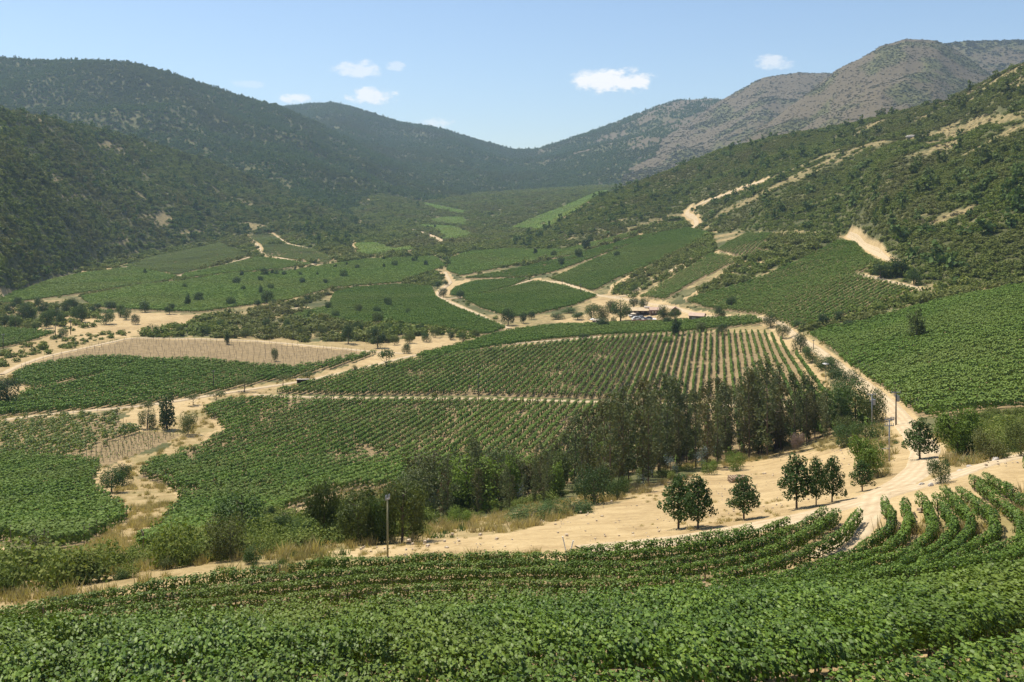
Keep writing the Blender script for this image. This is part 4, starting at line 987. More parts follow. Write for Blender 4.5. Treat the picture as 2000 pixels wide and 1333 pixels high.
def trunk_mesh(rng, h, r, spread, limbs=5, z0=.35, top=.9, lean=.03):
    m = MB()
    zz = np.linspace(0, top * h, 7); P = np.stack([np.cumsum(rng.normal(0, lean, 7)) * h * .3, np.cumsum(rng.normal(0, lean, 7)) * h * .3, zz], 1)
    P[0, :2] = 0; P[0, 2] = -.05 * h
    m.tube(P, np.linspace(r, r * .22, 7), 7)
    for i in range(limbs):
        t = z0 + (top * .92 - z0) * (i + rng.random() * .6) / limbs; b = np.array([np.interp(t * h, zz, P[:, k]) for k in range(3)])
        a = i * 2.4 + rng.uniform(-.4, .4); L = spread * rng.uniform(.6, 1.0) * (1.15 - t * .6)
        e = b + np.array([math.cos(a) * L, math.sin(a) * L, L * rng.uniform(.5, .9)])
        mid = (b + e) / 2 + np.array([0, 0, -.05 * L])
        m.tube([b, mid, e], [r * .42, r * .28, r * .08], 5)
    return m
def kind_forms(kind, rng):
    """(trunk builder, crown lobes, leaves, leaf size) at unit height"""
    N_ = rng.normal; Uf = rng.uniform
    if kind == 'oak':
        lob = [(N_(0, .05), N_(0, .05), .56, .34, .34, .38)] + [(math.cos(a) * .26, math.sin(a) * .26, Uf(.2, .78), Uf(.16, .25), Uf(.16, .25), Uf(.15, .24)) for a in Uf(0, 6.28, 12)]
        return trunk_mesh(rng, 1, .035, .32, 5, .18), lob, 3600, .037
    if kind == 'bush':
        lob = [(N_(0, .1), N_(0, .1), .45, .42, .42, .44)] + [(math.cos(a) * .36, math.sin(a) * .36, Uf(.2, .75), Uf(.2, .3), Uf(.2, .3), Uf(.18, .3)) for a in Uf(0, 6.28, 10)]
        return trunk_mesh(rng, .7, .03, .35, 6, .1), lob, 4000, .039
    if kind == 'tall':
        lob = [(N_(0, .05), N_(0, .05), z, r, r, .17) for z, r in ((.16, .15), (.3, .2), (.45, .22), (.6, .2), (.74, .16), (.88, .09))] + [(math.cos(a) * .16, math.sin(a) * .16, Uf(.2, .7), .1, .1, .13) for a in Uf(0, 6.28, 6)]
        return trunk_mesh(rng, 1, .03, .2, 5, .1), lob, 1900, .045
    if kind == 'umbrella':
        lob = [(math.cos(a) * q, math.sin(a) * q, .72 + N_(0, .07), .22, .22, .14) for a, q in zip(Uf(0, 6.28, 9), Uf(.1, .42, 9))] + [(0, 0, .72, .36, .36, .2)]
        return trunk_mesh(rng, .8, .03, .5, 6, .2), lob, 800, .06
    if kind == 'willow':
        lob = [(N_(0, .05), N_(0, .05), .58, .36, .36, .38)] + [(math.cos(a) * q, math.sin(a) * q, Uf(.25, .85), Uf(.12, .2), Uf(.12, .2), Uf(.16, .28)) for a, q in zip(Uf(0, 6.28, 14), Uf(.2, .42, 14))]
        return trunk_mesh(rng, .9, .03, .4, 7, .12), lob, 4200, .066
    if kind == 'plane':
        lob = [(N_(0, .02), N_(0, .02), z, r, r, .13) for z, r in ((.28, .17), (.40, .25), (.52, .26), (.64, .22), (.76, .15), (.88, .08))]
        lob += [(math.cos(a) * q, math.sin(a) * q, z, .085, .085, .085) for a, q, z in ((i * 2.4, .30 - .22 * max(0, (zz - .45)) / .5, zz) for i, zz in enumerate(np.linspace(.26, .92, 17)))]
        return trunk_mesh(rng, 1, .022, .3, 8, .24, .93, .01), lob, 3200, .036
    if kind == 'euc':
        ax, ay = N_(0, .03, 2); lob = []
        for i in range(19):
            z = .13 + .84 * (i + rng.random()) / 19; q = .115 * math.sin(min(z * 1.25, 1.0) * math.pi * .5) * (1 - max(0, z - .62) / .46) * Uf(.35, 1.25); a = i * 2.4 + Uf(-.6, .6); r_ = Uf(.032, .058)
            lob.append((ax * z + math.cos(a) * q, ay * z + math.sin(a) * q, z, r_, r_, r_ * Uf(1.0, 1.7)))
        return trunk_mesh(rng, 1, .0085, .10, 8, .22, .96, .012), lob, 1150, .030
    if kind == 'feather':                   # silvery young eucalyptus shoots
        lob = [(math.cos(a) * q, math.sin(a) * q, z, .12, .12, .2) for a, q, z in zip(Uf(0, 6.28, 10), Uf(.02, .22, 10), Uf(.2, .85, 10))]
        return trunk_mesh(rng, 1, .02, .2, 6, .15), lob, 420, .055
FORMS = {}
def forms(kind, tint, n):
    key = (kind, tint)
    if key not in FORMS:
        FORMS[key] = []
        for i in range(n):
            r_ = np.random.default_rng(hash_str(kind + tint) + i * 13)
            tm, lob, nl, sz = kind_forms(kind, r_)
            rag, up, asp = {'euc': (.5, .0, .5), 'feather': (.5, .2, .35), 'willow': (.35, .3, .35), 'plane': (.30, .5, .95), 'umbrella': (.4, .6, .7)}.get(kind, (.28, .5, .8))
            V, F = lobes_crown(lob, nl, sz, r_, .55, up, rag, asp)
            V[:, 2] = np.maximum(V[:, 2], .0)
            FORMS[key].append((tm.mesh('trunk', [M_BARK]), mk('crown', V, [(F, 0)], [LM[tint]])))
    return FORMS[key]
def hash_str(s):
    h = 7
    for ch in s: h = (h * 131 + ord(ch)) % 1000003
    return h
HALF = {'oak': .46, 'bush': .60, 'tall': .26, 'umbrella': .58, 'willow': .54, 'plane': .36, 'euc': .135, 'feather': .32}
tr = np.random.default_rng(12)
def tree(kind, tint, px, py, hpx, wpx=None, label=None, group=None, name=None, cat='tree', nv=4, pos=None, sink=.0):
    x, y, z = at(px, py) if pos is None else pos
    h = hpx * y / FPX
    tm, cm = forms(kind, tint, nv)[tr.integers(0, nv)]
    r = link(name or {'bush': 'shrub', 'euc': 'eucalyptus_tree', 'feather': 'eucalyptus_sapling', 'willow': 'willow_tree', 'plane': 'plane_tree', 'umbrella': 'thorn_tree'}.get(kind, 'tree'), None, None, (x, y, z - sink * h))
    wscale = (wpx * y / FPX / 2 / HALF[kind]) if wpx else h * tr.uniform(.9, 1.1)
    r.scale = (wscale, wscale, h); r.rotation_euler = (0, 0, tr.uniform(0, 6.283))
    link('trunk', tm, r); link('crown', cm, r)
    return tag(r, label, cat, group)
# young plane trees along the pale road, and the trees round the junction
PT = 'young plane trees along the pale dirt road'
for px, py, h, w, lb in ((1325,1033,106,78,'leftmost young plane tree of the roadside row, overlapping its neighbour'), (1363,1033,104,72,'second young plane tree from the left in the roadside row'),
                         (1453,1015,86,68,'young plane tree standing alone in front of the wooden pallet stack'), (1556,994,106,76,'broad plane tree, largest of three standing together on the roadside'),
                         (1594,989,96,46,'slender plane tree in the middle of three standing together'), (1625,981,90,54,'plane tree on the right of three standing together on the roadside')):
    tree('plane', 'plane', px, py, h, w, lb, PT)
tree('plane', 'plane', 1797, 899, 82, 70, 'lone plane tree with gaps in its crown beside the road bend by the pole', PT)
tree('plane', 'plane', 1684, 960, 62, 48, 'small plane tree in front of the light green willow', PT)
tree('plane', 'plane', 1652, 972, 16, 8, 'tiny sapling on the verge between the plane trees and the willow', PT, 'sapling')
tree('willow', 'bright', 1699, 935, 82, 80, 'light green feathery willow beside the thin pole at the road')
tree('willow', 'bright', 1872, 888, 102, 104, 'large light green willow below the broad vineyard slope')
tree('bush', 'yellow', 1934, 900, 66, 68, 'yellow green bush right of the large willow', None, None, 'bush')
tree('bush', 'olive', 1994, 893, 76, 60, 'brownish tall bush at the right edge beside the climbing track', None, None, 'bush')
tree('bush', 'dark', 1838, 944, 50, 52, 'dark purplish bush on the bank where the road and track part', None, None, 'bush')
# broad leafy trees at the right end of the grove
for px, py, h, w, t, lb in ((1625,838,95,70,'mid','broad green tree at the right end of the eucalyptus grove'), (1670,832,100,80,'mid','broadest leafy tree between the grove and the straight road'),
        (1705,828,82,60,'olive','olive green tree beside the double armed pole at the road'), (1690,865,50,60,'mid','low rounded green tree behind the feathery willow'), (1655,872,46,60,'mid','low dark green tree at the right foot of the grove'),
        (1650,757,42,62,'dark','dark thorn tree beside the straight dirt road'), (1632,735,38,50,'mid','rounded shrub beside the upper straight road'), (1586,708,34,40,'mid','shrub left of the straight road above the grove'),
        (1563,688,44,36,'dark','dark round tree where the straight road bends'), (1529,662,30,32,'olive','olive shrub at the corner of the striped block'), (1505,640,28,32,'dark','dark shrub where the farm road meets the straight road'), (1612,722,30,36,'mid','small bush on the road side below the bend')):
    tree('bush', t, px, py, h, w, lb, None, 'broadleaf_tree' if h > 45 else 'shrub', 'tree' if h > 45 else 'shrub')
# eucalyptus grove: the line of tall trees
EG = 'eucalyptus trees of the grove'
front = [(820,1020),(900,1022),(980,1008),(1060,990),(1180,968),(1250,952),(1330,930),(1450,908),(1550,882),(1650,862)]
back = [(840,985),(900,980),(980,960),(1060,940),(1180,910),(1250,895),(1330,872),(1450,850),(1550,832),(1650,815)]
topy = [(820,905),(838,866),(862,905),(885,862),(925,846),(960,882),(1000,878),(1040,862),(1080,835),(1130,800),(1180,780),(1230,735),(1260,712),(1300,722),(1350,745),(1400,738),(1450,730),(1490,690),(1530,712),(1580,725),(1620,765),(1660,790)]
ge = np.random.default_rng(44); spots = []
tries = 0
while len(spots) < 118 and tries < 6000:
    tries += 1
    px = ge.uniform(835, 1640); t = ge.random()
    if px < 1000 and ge.random() < .2: continue
    py = np.interp(px, *zip(*front)) * (1 - t) + np.interp(px, *zip(*back)) * t
    p = at(px, py)
    if all(math.hypot(p[0] - q[0][0], p[1] - q[0][1]) > 1.5 for q in spots): spots.append((p, px, py))
spots.sort(key=lambda q: q[1]); UX = sorted(np.random.default_rng(91).uniform(840, 1650, 44)) + [806 + 13.5 * q for q in range(16)]
for i, (p, px, py) in enumerate(spots):
    top = np.interp(px, *zip(*topy)) + abs(ge.normal(0, 38)) - 6
    if 1010 < px < 1110: top += 8
    h = max(60, py - top)
    tint = 'euc' if ge.random() < .72 else 'euc_warm'
    tree('euc', tint, px, py, h, None, nth(i + 1) + ' tall slender eucalyptus from the left end of the dense grove', EG, nv=7, pos=p)
for px, py, h, lb in ((866,1015,95,'reddish brown dying eucalyptus at the thin left end of the grove'), (1378,905,75,'reddish brown dying eucalyptus in the middle of the grove')):
    tree('euc', 'rust', px, py, h, None, lb, EG, nv=2)
for px, py, h, w, lb in ((1010,980,44,40,'silvery blue eucalyptus sapling at the foot of the left grove'), (1400,895,46,36,'silvery blue eucalyptus sapling highest among those inside the grove'), (1372,920,52,40,'silvery blue eucalyptus sapling left of the rusty eucalyptus'),
        (1425,880,60,36,'silvery blue eucalyptus sapling right of the rusty eucalyptus'), (1260,945,36,36,'silvery blue eucalyptus sapling at the front edge of the grove'), (1310,925,40,34,'silvery grey eucalyptus sapling in the shade of the middle grove'), (842,1010,46,34,'silvery grey eucalyptus sapling at the left end of the grove'), (935,1000,48,34,'silvery grey eucalyptus sapling between dark trunks of the left grove')):
    tree('feather', 'silver', px, py, h, w, lb, 'silvery eucalyptus saplings in the grove')
tree('bush', 'pink', 1558, 878, 34, 30, 'pale pinkish dry bush at the right front of the grove', None, 'dry_bush', 'bush')
for px, py, h, w, t, lb in ((898,1030,44,48,'bright','bright green rounded bush at the left foot of the grove'), (1160,985,78,82,'dark','big dark green bush leaning out of the grove onto the bank'), (1205,975,50,50,'mid','green bush right of the big dark one at the grove edge'),
        (1120,1003,30,78,'mid','low creeper covered mound at the grove edge'), (1040,1018,30,90,'mid','long low mound of creepers at the left grove edge'), (1438,920,38,46,'bright','fresh green bush right behind the pallet stack'), (1385,928,28,34,'bright','small fresh green bush left of the pallet stack'), (1085,1010,34,60,'mid','creeper mound between two taller bushes at the grove edge')):
    tree('bush', t, px, py, h, w, lb, None, None, 'bush')
gu = np.random.default_rng(91)
for i in range(60):
    px = UX[i]; t = gu.random() ** .6
    py = np.interp(px, *zip(*front)) * (1 - t) + np.interp(px, *zip(*back)) * t
    h = gu.uniform(38, 95) * (.75 if px < 1000 else 1.0)
    if i >= 44: h = gu.uniform(70, 125)
    tree(('oak', 'bush', 'tall', 'oak')[i % 4], ('mid', 'olive', 'mid', 'euc', 'bright', 'euc_warm')[i % 6], px, py, h, h * gu.uniform(.75, 1.1) * (.6 if i % 4 == 2 else 1), nth(i + 1) + ' smaller leafy tree from the left among the eucalyptus trunks of the grove' if i < 44 else nth(i - 43) + ' leafy tree from the left at the thin left end of the grove', 'understorey trees of the grove', 'understorey_tree')
# trees and bushes of the ravine at the lower left
for px, py, h, w, kind, t, lb in ((470,1064,108,104,'oak','mid','big dark round tree with olive top at the lower left ravine'), (450,1094,96,96,'bush','yellow','yellow green leafy tree in front of the big round ravine tree'), (525,1030,44,30,'oak','dark','small dark tree right of the big round ravine tree'),
        (632,1058,124,84,'willow','olive','grey green weeping tree at the ravine edge, left of three'), (700,1064,108,104,'willow','olive','broad grey green weeping tree, middle of three left of the tall pole'), (785,1060,126,104,'willow','olive','tall grey green weeping tree behind the slim pole'), (590,1070,58,60,'bush','mid','low green bush in front of the weeping trees'), (500,1100,42,50,'bush','mid','rounded green bush at the edge of the near vines'),
        (745,1062,96,72,'willow','mid','darker weeping tree just left of the slim pole'), (560,1060,60,56,'bush','dark','dark bush between the round ravine tree and the weeping trees'), (665,1050,80,60,'bush','dark','dark thick tree between the first weeping trees'),
        (68,1130,92,88,'oak','yellow','yellow green tree beside the bare soil at the left edge'), (95,1130,62,60,'bush','dark','dark bush in the shade of the yellow green tree'), (170,1140,36,70,'bush','dark','low dark bush right of the yellow green tree at the left edge'), (232,1132,22,40,'bush','mid','low green bush at the foot of the dry creek'), (330,1112,26,44,'bush','olive','olive bush below the vine rows at the ravine'), (20,1150,44,70,'bush','dark','dark bush at the left edge above the near vines'), (395,1095,40,60,'bush','dark','dark low bush left of the yellow green ravine tree')):
    tree(kind, t, px, py, h, w, lb, None, None, 'bush' if kind == 'bush' else 'tree')
for px, py, h, w, kind, t, lb in ((218,962,52,52,'oak','mid','round green tree on the bare soil inside the creek bend'), (240,948,46,40,'oak','dark','dark tree half behind the round tree of the creek bend'), (325,840,74,36,'tall','dark','tall dark tree where the creek begins'),
        (287,838,42,34,'oak','olive','olive tree left of the tall dark creek tree'), (367,850,44,42,'bush','olive','round olive bush right of the tall dark creek tree'), (290,812,30,36,'umbrella','olive','pale thorn tree behind the tall dark creek tree'), (377,792,24,34,'umbrella','olive','thorn tree above the creek start, left of two'), (422,788,26,38,'umbrella','olive','thorn tree above the creek start, right of two'),
        (478,766,30,44,'umbrella','olive','wide thorn tree beside the dirt track, left of the little shed'), (553,756,26,40,'umbrella','olive','thorn tree just left of the little shed'), (600,748,24,40,'umbrella','olive','thorn tree just right of the little shed'), (15,790,58,56,'oak','dark','big dark tree at the left edge beside the dirt track'),
        (537,706,28,15,'oak','mid','lone small tree standing on the bare brown field'), (692,731,19,15,'oak','mid','small tree on the track right of the little shed'), (728,723,13,9,'oak','mid','smallest tree on the track above the striped block'), (755,722,44,46,'umbrella','mid','wide light thorn tree at the end of the narrow vine strip'), (444,673,28,13,'tall','dark','slim dark tree at the far edge of the bare brown field')):
    tree(kind, t, px, py, h, w, lb)
# trees scattered over the valley floor
G1 = [(283,537,14),(361,564,12),(367,599,25),(387,591,22),(283,610,24),(331,614,22),(451,599,22),(462,556,17),(472,541,14),(475,569,13),(508,551,13),(508,576,20),(522,592,28),(529,567,15),(517,540,18),(531,538,13),(541,539,13),(585,541,12),(591,556,13),(576,530,9),(502,599,15),(535,595,12),
      (672,544,19),(698,527,11),(677,520,9),(590,554,13),(635,556,12),(750,525,11),(771,522,15),(749,509,9),(810,513,14),(832,521,13),(555,540,11),(620,540,10),(655,525,9),(700,511,7)]
for i, (px, py, h) in enumerate(sorted(G1)):
    tree('oak' if i % 4 else 'tall', 'dark' if i % 3 else 'mid', px, py, h, h * (.95 if i % 4 else .55), nth(i + 1) + ' small dark tree from the left among the wide middle vineyard', 'trees dotted over the wide middle vineyard', cat='tree')
G2 = [(207,634,32,34),(246,625,26,22),(235,620,28,20),(264,634,22,18),(160,629,36,24),(150,626,30,22),(144,607,26,26),(120,637,30,22),(90,641,36,24),(69,647,18,16),(123,660,22,22),(30,643,30,24),(9,641,26,22),(60,625,30,24),(45,628,30,24),(84,613,24,22),(111,625,26,18),(33,598,20,18),(100,628,28,18),(20,612,22,22),(75,600,22,22),(130,612,26,22),(185,612,20,24),(215,606,20,26),(-20,640,30,26),(48,610,22,20)]
for i, (px, py, h, w) in enumerate(sorted(G2)):
    tree('oak', 'dark' if i % 3 else 'mid', px, py, h, w, nth(i + 1) + ' dark bushy tree from the left on the pale dry clearing', 'trees of the pale dry clearing')
G3 = [(759,600,20),(699,611,19),(737,614,18),(737,635,26),(797,615,15),(656,623,18),(641,605,17),(606,618,15),(600,590,14),(800,671,24),(771,674,20),(794,690,22),(833,668,22),(905,668,20),(560,640,18),(520,640,18),(630,655,22),(590,660,22),(700,650,22),(760,650,20),(850,660,20),(880,664,18),(820,650,20),(480,660,22),(400,655,20),(350,655,20),(300,655,24),(430,640,18),(930,660,16)]
for i, (px, py, h) in enumerate(sorted(G3)):
    tree('oak' if h < 19 else 'bush', ('mid', 'olive', 'dark')[i % 3], px, py, h, h * .95, nth(i + 1) + ' round tree from the left in the thorn scrub of the valley', 'trees in the thorn scrub of the valley')
tree('oak', 'dark', 680, 672, 42, 30, 'big dark tree behind the bare field, left of two'); tree('oak', 'dark', 738, 680, 42, 32, 'big dark tree behind the bare field, right of two')
for px, py, h, w, t, lb in ((866,581,20,20,'dark','dark round tree at the fork of the pale road, left of two'), (899,583,18,18,'dark','dark round tree at the fork of the pale road, right of two'), (870,558,13,14,'mid','small tree on the pale road junction'), (854,563,14,16,'dark','dark bush left of the pale road junction'),
        (992,636,38,28,'dark','bluish dark tree at the lower end of the pale winding road'), (1022,632,24,18,'dark','dark tree right of the bluish tree at the road end'), (1038,624,18,16,'dark','small dark tree below the vineyard of the road fork'),
        (1096,520,19,16,'dark','dark tree on the sloping vineyards, lowest of four'), (1130,506,24,18,'dark','dark tree on the sloping vineyards, second of four'), (1145,489,24,18,'dark','tallest dark tree on the sloping vineyards, third of four'), (1154,471,14,12,'mid','small tree on the sloping vineyards, highest of four'), (1205,503,14,13,'dark','small dark tree right of the four on the sloping vineyards'), (1082,502,14,14,'dark','dark shrub left of the four on the sloping vineyards'), (1045,498,14,10,'dark','slim dark tree on the strip of bushes'), (1062,446,10,6,'dark','tiny tree on the far terraced vineyard'),
        (836,448,8,8,'dark','tiny dark tree on the bright far vineyard, left'), (850,446,8,6,'dark','tiny dark tree on the bright far vineyard, middle'), (905,452,7,6,'dark','tiny dark tree on the bright far vineyard, right'),
        (1239,575,20,18,'mid','small tree beside the zigzag road under the steep block'), (1405,625,28,26,'dark','dark spreading tree behind the brown shed'), (1429,601,24,22,'dark','dark tree standing in the vines above the brown shed'), (1321,656,38,22,'dark','tall dark tree at the top edge of the striped block'), (1410,655,26,24,'dark','round dark tree at the top edge of the striped block'), (1370,648,20,26,'olive','olive shrub at the top edge of the striped block'), (1140,664,14,22,'dark','dark shrub below the long vineyard strip'), (960,690,12,16,'olive','shrub on the verge above the striped block'), (1305,668,12,26,'bright','green shrub inside the top of the striped rows'),
        (1790,664,62,36,'olive','tall tree standing alone on the broad vineyard slope'), (1610,641,30,30,'dark','dark round tree at the low corner of the broad vineyard slope'), (1640,628,22,24,'dark','dark bush in the ravine above the corner tree'),
        (1720,545,34,40,'dark','dark round tree clump below the road cut, left'), (1752,540,40,34,'dark','tall dark tree clump below the road cut, middle'), (1785,556,36,34,'mid','green tree clump below the road cut, right'), (1660,640,16,30,'dark','low dark bush at the ravine end'), (1560,640,16,24,'mid','shrub where the ravine meets the straight road')):
    tree('tall' if 'tall' in lb or 'slim' in lb else 'oak', t, px, py, h, w, lb)
# trees round the farm
for px, py, h, w, t, lb in ((1155,624,34,30,'mid','green tree at the left of the farm garden'), (1178,632,38,32,'yellow','yellow leafed tree in the farm garden'), (1176,640,22,30,'dark','dark bush under the yellow leafed garden tree'), (1212,628,46,44,'mid','largest garden tree, just left of the farm pavilion'), (1198,634,16,14,'mid','small tree on the lawn before the farm pavilion'), (1192,612,28,26,'dark','bluish dark tree behind the garden trees'),
        (1238,602,24,22,'dark','dark tree behind the farm pavilion, left'), (1258,602,22,24,'dark','dark tree behind the farm pavilion, right'), (1297,630,38,32,'olive','loose olive tree right of the farm pavilion'), (1318,624,24,26,'mid','bluish green tree before the small peaked hut'), (1128,625,18,28,'mid','rounded shrub in the farm garden corner'), (1110,612,12,30,'mid','hedge like shrub above the farm garden'), (1090,624,14,30,'mid','low shrub on the slope left of the farm garden'), (1305,634,16,20,'dark','dark bush beside the terrace wall of the farm')):
    tree('oak', t, px, py, h, w, lb, 'trees round the farm pavilion')
# ------------------------------------------------------------------ trellis posts on the bare field, young vines, row-end posts
def stakes_form(h, leafy):
    def f(rng):
        m = MB().tube([(0, 0, -.2), (rng.normal(0, .05), rng.normal(0, .05), h)], .05, 4)
        if leafy:
            V, F = cards(np.stack([rng.normal(0, .22, leafy), rng.normal(0, .22, leafy), rng.uniform(.2, h * .9, leafy)], 1), rng.normal(size=(leafy, 3)) + [0, 0, .6], rng.uniform(.15, .32, leafy), rng); m.add(V, F, 1)
        return m.mesh('stake_form', [M_POST, M_YEL])
    return f
C_STAKE = variants('stakes', 4, stakes_form(1.5, 0)); C_YOUNG = variants('youngvines', 6, stakes_form(1.3, 9)); C_ENDP = variants('endposts', 3, stakes_form(1.9, 0))
re_ = np.random.default_rng(9)
P = np.concatenate(rows_in(BROWNW, VAZ, 2.6, 5.0, re_, .05)); P = P[re_.random(len(P)) < .9]
scatter('trellis_stakes', C_STAKE, np.c_[P, ground(P[:, 0], P[:, 1])], re_.uniform(0, 6.28, len(P)), np.ones(len(P)), re_, 'thin grey trellis stakes in rows on the bare brown field')
P = np.concatenate(rows_in(YOUNGW, VAZ, 2.3, 1.6, re_, .06))
scatter('young_vines', C_YOUNG, np.c_[P, ground(P[:, 0], P[:, 1])], re_.uniform(0, 6.28, len(P)), re_.uniform(.7, 1.25, len(P)), re_, 'sparse young vines on stakes beside the dry creek')
E_ = []
for k, (pl, azm, sp, lod, lb, miss) in B.items():
    if lod == 'far': continue
    for r_ in rows_in(BW[k], azm, sp, 1.5, np.random.default_rng(3)): E_ += [r_[0], r_[-1]]
E_ = np.array(E_); E_ = E_[(E_[:, 1] < 520)]
scatter('row_end_posts', C_ENDP, np.c_[E_, ground(E_[:, 0], E_[:, 1])], re_.uniform(0, 6.28, len(E_)), np.ones(len(E_)), re_, 'weathered end posts of the vine rows')
# ------------------------------------------------------------------ power poles, mast, lamp
M_CONC = plain_mat('pale_pole', (.34, .30, .16), (.26, .23, .12), 2, .8, .2)
M_DARKP = plain_mat('dark_pole', (.10, .08, .06), (.06, .05, .04), 3, .85, .3)
M_STEEL = plain_mat('galvanised', (.40, .40, .40), (.30, .30, .31), 4, .45, 0, .6)
M_CERAM = plain_mat('insulator_glaze', (.42, .40, .38), (.32, .30, .29), 4, .3)
def pole(px, base, top, r, mat, arms, label, az_=0.0, extra=None, armmat=None, ymin=20.0):
    x, y, z = at(px, base, 0, ymin); h = (base - top) * y / FPX
    root = link('power_pole', None, None, (x, y, z))
    MB().tube([(0, 0, -.6), (0, 0, h * .5), (0, 0, h)], [r * 1.25, r, r * .75], 10).build('pole', mat, root, None, True)
    for dz, wpx in arms:
        L = wpx * y / FPX; c = (0, 0, h - dz * y / FPX)
        a = MB().box(c, (L, .09, .10), az_).build('crossarm', armmat or M_STEEL, root)
        for k in (-.46, -.2, .2, .46):
            q = (math.cos(az_) * L * k, math.sin(az_) * L * k, c[2] + .06)
            MB().tube([q, (q[0], q[1], q[2] + .12), (q[0], q[1], q[2] + .24)], [.03, .05, .02], 6).build('insulator', M_CERAM, a)
    if extra == 'box':
        MB().tube([(.32, 0, h * .72), (.32, 0, h * .72 + .9)], .26, 10).build('transformer', M_STEEL, root)
    if extra == 'step': MB().box((-.45, 0, h * .30), (.9, .08, .08)).build('bracket', M_STEEL, root)
    return tag(root, label, 'pole', 'poles of the power line')
pole(757, 1088, 974, .062, M_CONC, [(1, 12)], 'slim yellowish pole with one crossarm, rising from the near vines', .95)
pole(1750, 832, 766, .11, M_DARKP, [(1, 19), (8, 9)], 'dark pole with a wide and a narrow crossarm beside the straight road', .1, 'box')
pole(1703, 845, 770, .08, M_STEEL, [(1, 17), (14, 9)], 'grey pole with crossarms half hidden in the broad green trees', .1, 'box')
pole(1737, 902, 819, .08, M_STEEL, [(1, 18), (13, 18)], 'thin grey pole with two equal crossarms behind the feathery willow', .1, 'step')
pole(934, 781, 731, .12, M_DARKP, [(2, 6)], 'thin dark pole standing in the striped vine rows', .3)
pole(1589, 684, 664, .10, M_DARKP, [(2, 5)], 'short dark pole beside the straight road near its upper bend', .3)
pole(1134, 576, 555, .16, M_DARKP, [(2, 5)], 'dark pole on the zigzag farm road, lower of two', .3)
pole(1098, 560, 545, .16, M_DARKP, [(2, 5)], 'dark pole on the zigzag farm road, upper of two', .3)
pole(138, 654, 625, .16, M_DARKP, [(2, 6)], 'dark pole on the pale clearing, right of two', .3)
pole(108, 660, 636, .16, M_DARKP, [(2, 6)], 'dark pole on the pale clearing, left of two', .3)
pole(6, 682, 652, .16, M_DARKP, [(2, 6)], 'dark pole beside the small vineyard at the left edge', .3)
pole(417, 762, 724, .12, M_DARKP, [(2, 6)], 'thin dark pole in the long dark green vineyard block', .3)
x, y, z = at(1613, 742); h = 31 * y / FPX
lp = link('lamp_post', None, None, (x, y, z))
MB().tube([(0, 0, -.3), (0, 0, h)], [.10, .07], 8).build('post', M_STEEL, lp)
MB().tube([(0, 0, h), (0, 0, h + .12), (0, 0, h + .35)], [.95, .8, .1], 14).build('lamp_shade', M_CERAM, lp)
tag(lp, 'post with a wide pale dish shaped shade beside the straight road', 'lamp post')
x, y, z = at(1966, 75, 0, 1500); h = 18 * y / FPX
mast = link('radio_mast', None, None, (x, y, z - 3))
m = MB(); wb, wt = 1.6, .5
for a in range(3):
    ca, sa = math.cos(a * 2.094), math.sin(a * 2.094); m.tube([(ca * wb, sa * wb, 0), (ca * wt, sa * wt, h)], .28, 5)
m.build('leg_frame', M_STEEL, mast)
m = MB()
for i in range(9):
    t0, t1 = i / 9, (i + 1) / 9
    for a in range(3):
        w0 = wb + (wt - wb) * t0; w1 = wb + (wt - wb) * t1
        m.tube([(math.cos(a * 2.094) * w0, math.sin(a * 2.094) * w0, h * t0), (math.cos((a + 1) * 2.094) * w1, math.sin((a + 1) * 2.094) * w1, h * t1)], .14, 4)
m.build('bracing', M_STEEL, mast)
tag(mast, 'thin lattice radio mast on the distant ridge above the right hill', 'radio mast')
# ------------------------------------------------------------------ farm buildings
M_ROOF = plain_mat('straw_roof', (.58, .44, .26), (.46, .34, .20), .8, .9, .4)
M_TIN = plain_mat('faded_red_roof', (.52, .36, .26), (.42, .28, .20), .6, .7, .2)
M_TIMBER = plain_mat('dark_timber', (.13, .075, .045), (.08, .05, .032), 3, .8, .3)
M_WALL = plain_mat('brown_wall', (.22, .14, .08), (.16, .10, .06), 2, .9, .3)
M_PALEW = plain_mat('pale_board', (.50, .42, .33), (.40, .33, .26), 2, .85)
M_SLAB = plain_mat('terrace_concrete', (.62, .60, .56), (.52, .50, .47), .6, .9)
M_BRICKW = plain_mat('reddish_wall', (.36, .19, .12), (.28, .15, .10), 2, .9, .4)
M_CLOTH = plain_mat('parasol_cloth', (.62, .50, .36), (.55, .44, .31), 2, .9)
M_WHITE = plain_mat('white_paint', (.78, .77, .74), (.70, .69, .66), 2, .7)
def gable_roof(L, D, zb, rise, over=.4, th=.14):
    V = []; x = L / 2 + over; yv = D / 2 + over
    for sgn in (-1, 1):
        for xx in (-x, x): V.append((xx, sgn * yv, zb - rise * over / (D / 2)))
    top = [(-x, 0, zb + rise), (x, 0, zb + rise)]
    a = np.array(V + top); b = a + np.array([0, 0, th])
    Vv = np.concatenate([a, b])
    F = [(0,1,5,4),(3,2,4,5),(6,10,11,7),(9,11,10,8),(0,6,7,1),(2,3,9,8),(0,4,10,6),(4,2,8,10),(1,7,11,5),(5,11,9,3)]
    return Vv, F
x, y, z = at(1253, 618)
pv_ = link('pavilion', None, None, (x, y + 3, z)); pv_.rotation_euler = (0, 0, R(-4))
Lp, Dp = 11.5, 6.0
V, F = gable_roof(Lp, Dp, 2.9, 1.2, .5); m = MB(); m.add(V, F); rf = m.build('roof', M_ROOF, pv_)
vent = MB(); V, F = gable_roof(2.6, 1.6, 4.3, .5, .2); V[:, 0] += 3.2; vent.add(V, F); vent.build('ridge_vent', M_PALEW, rf)
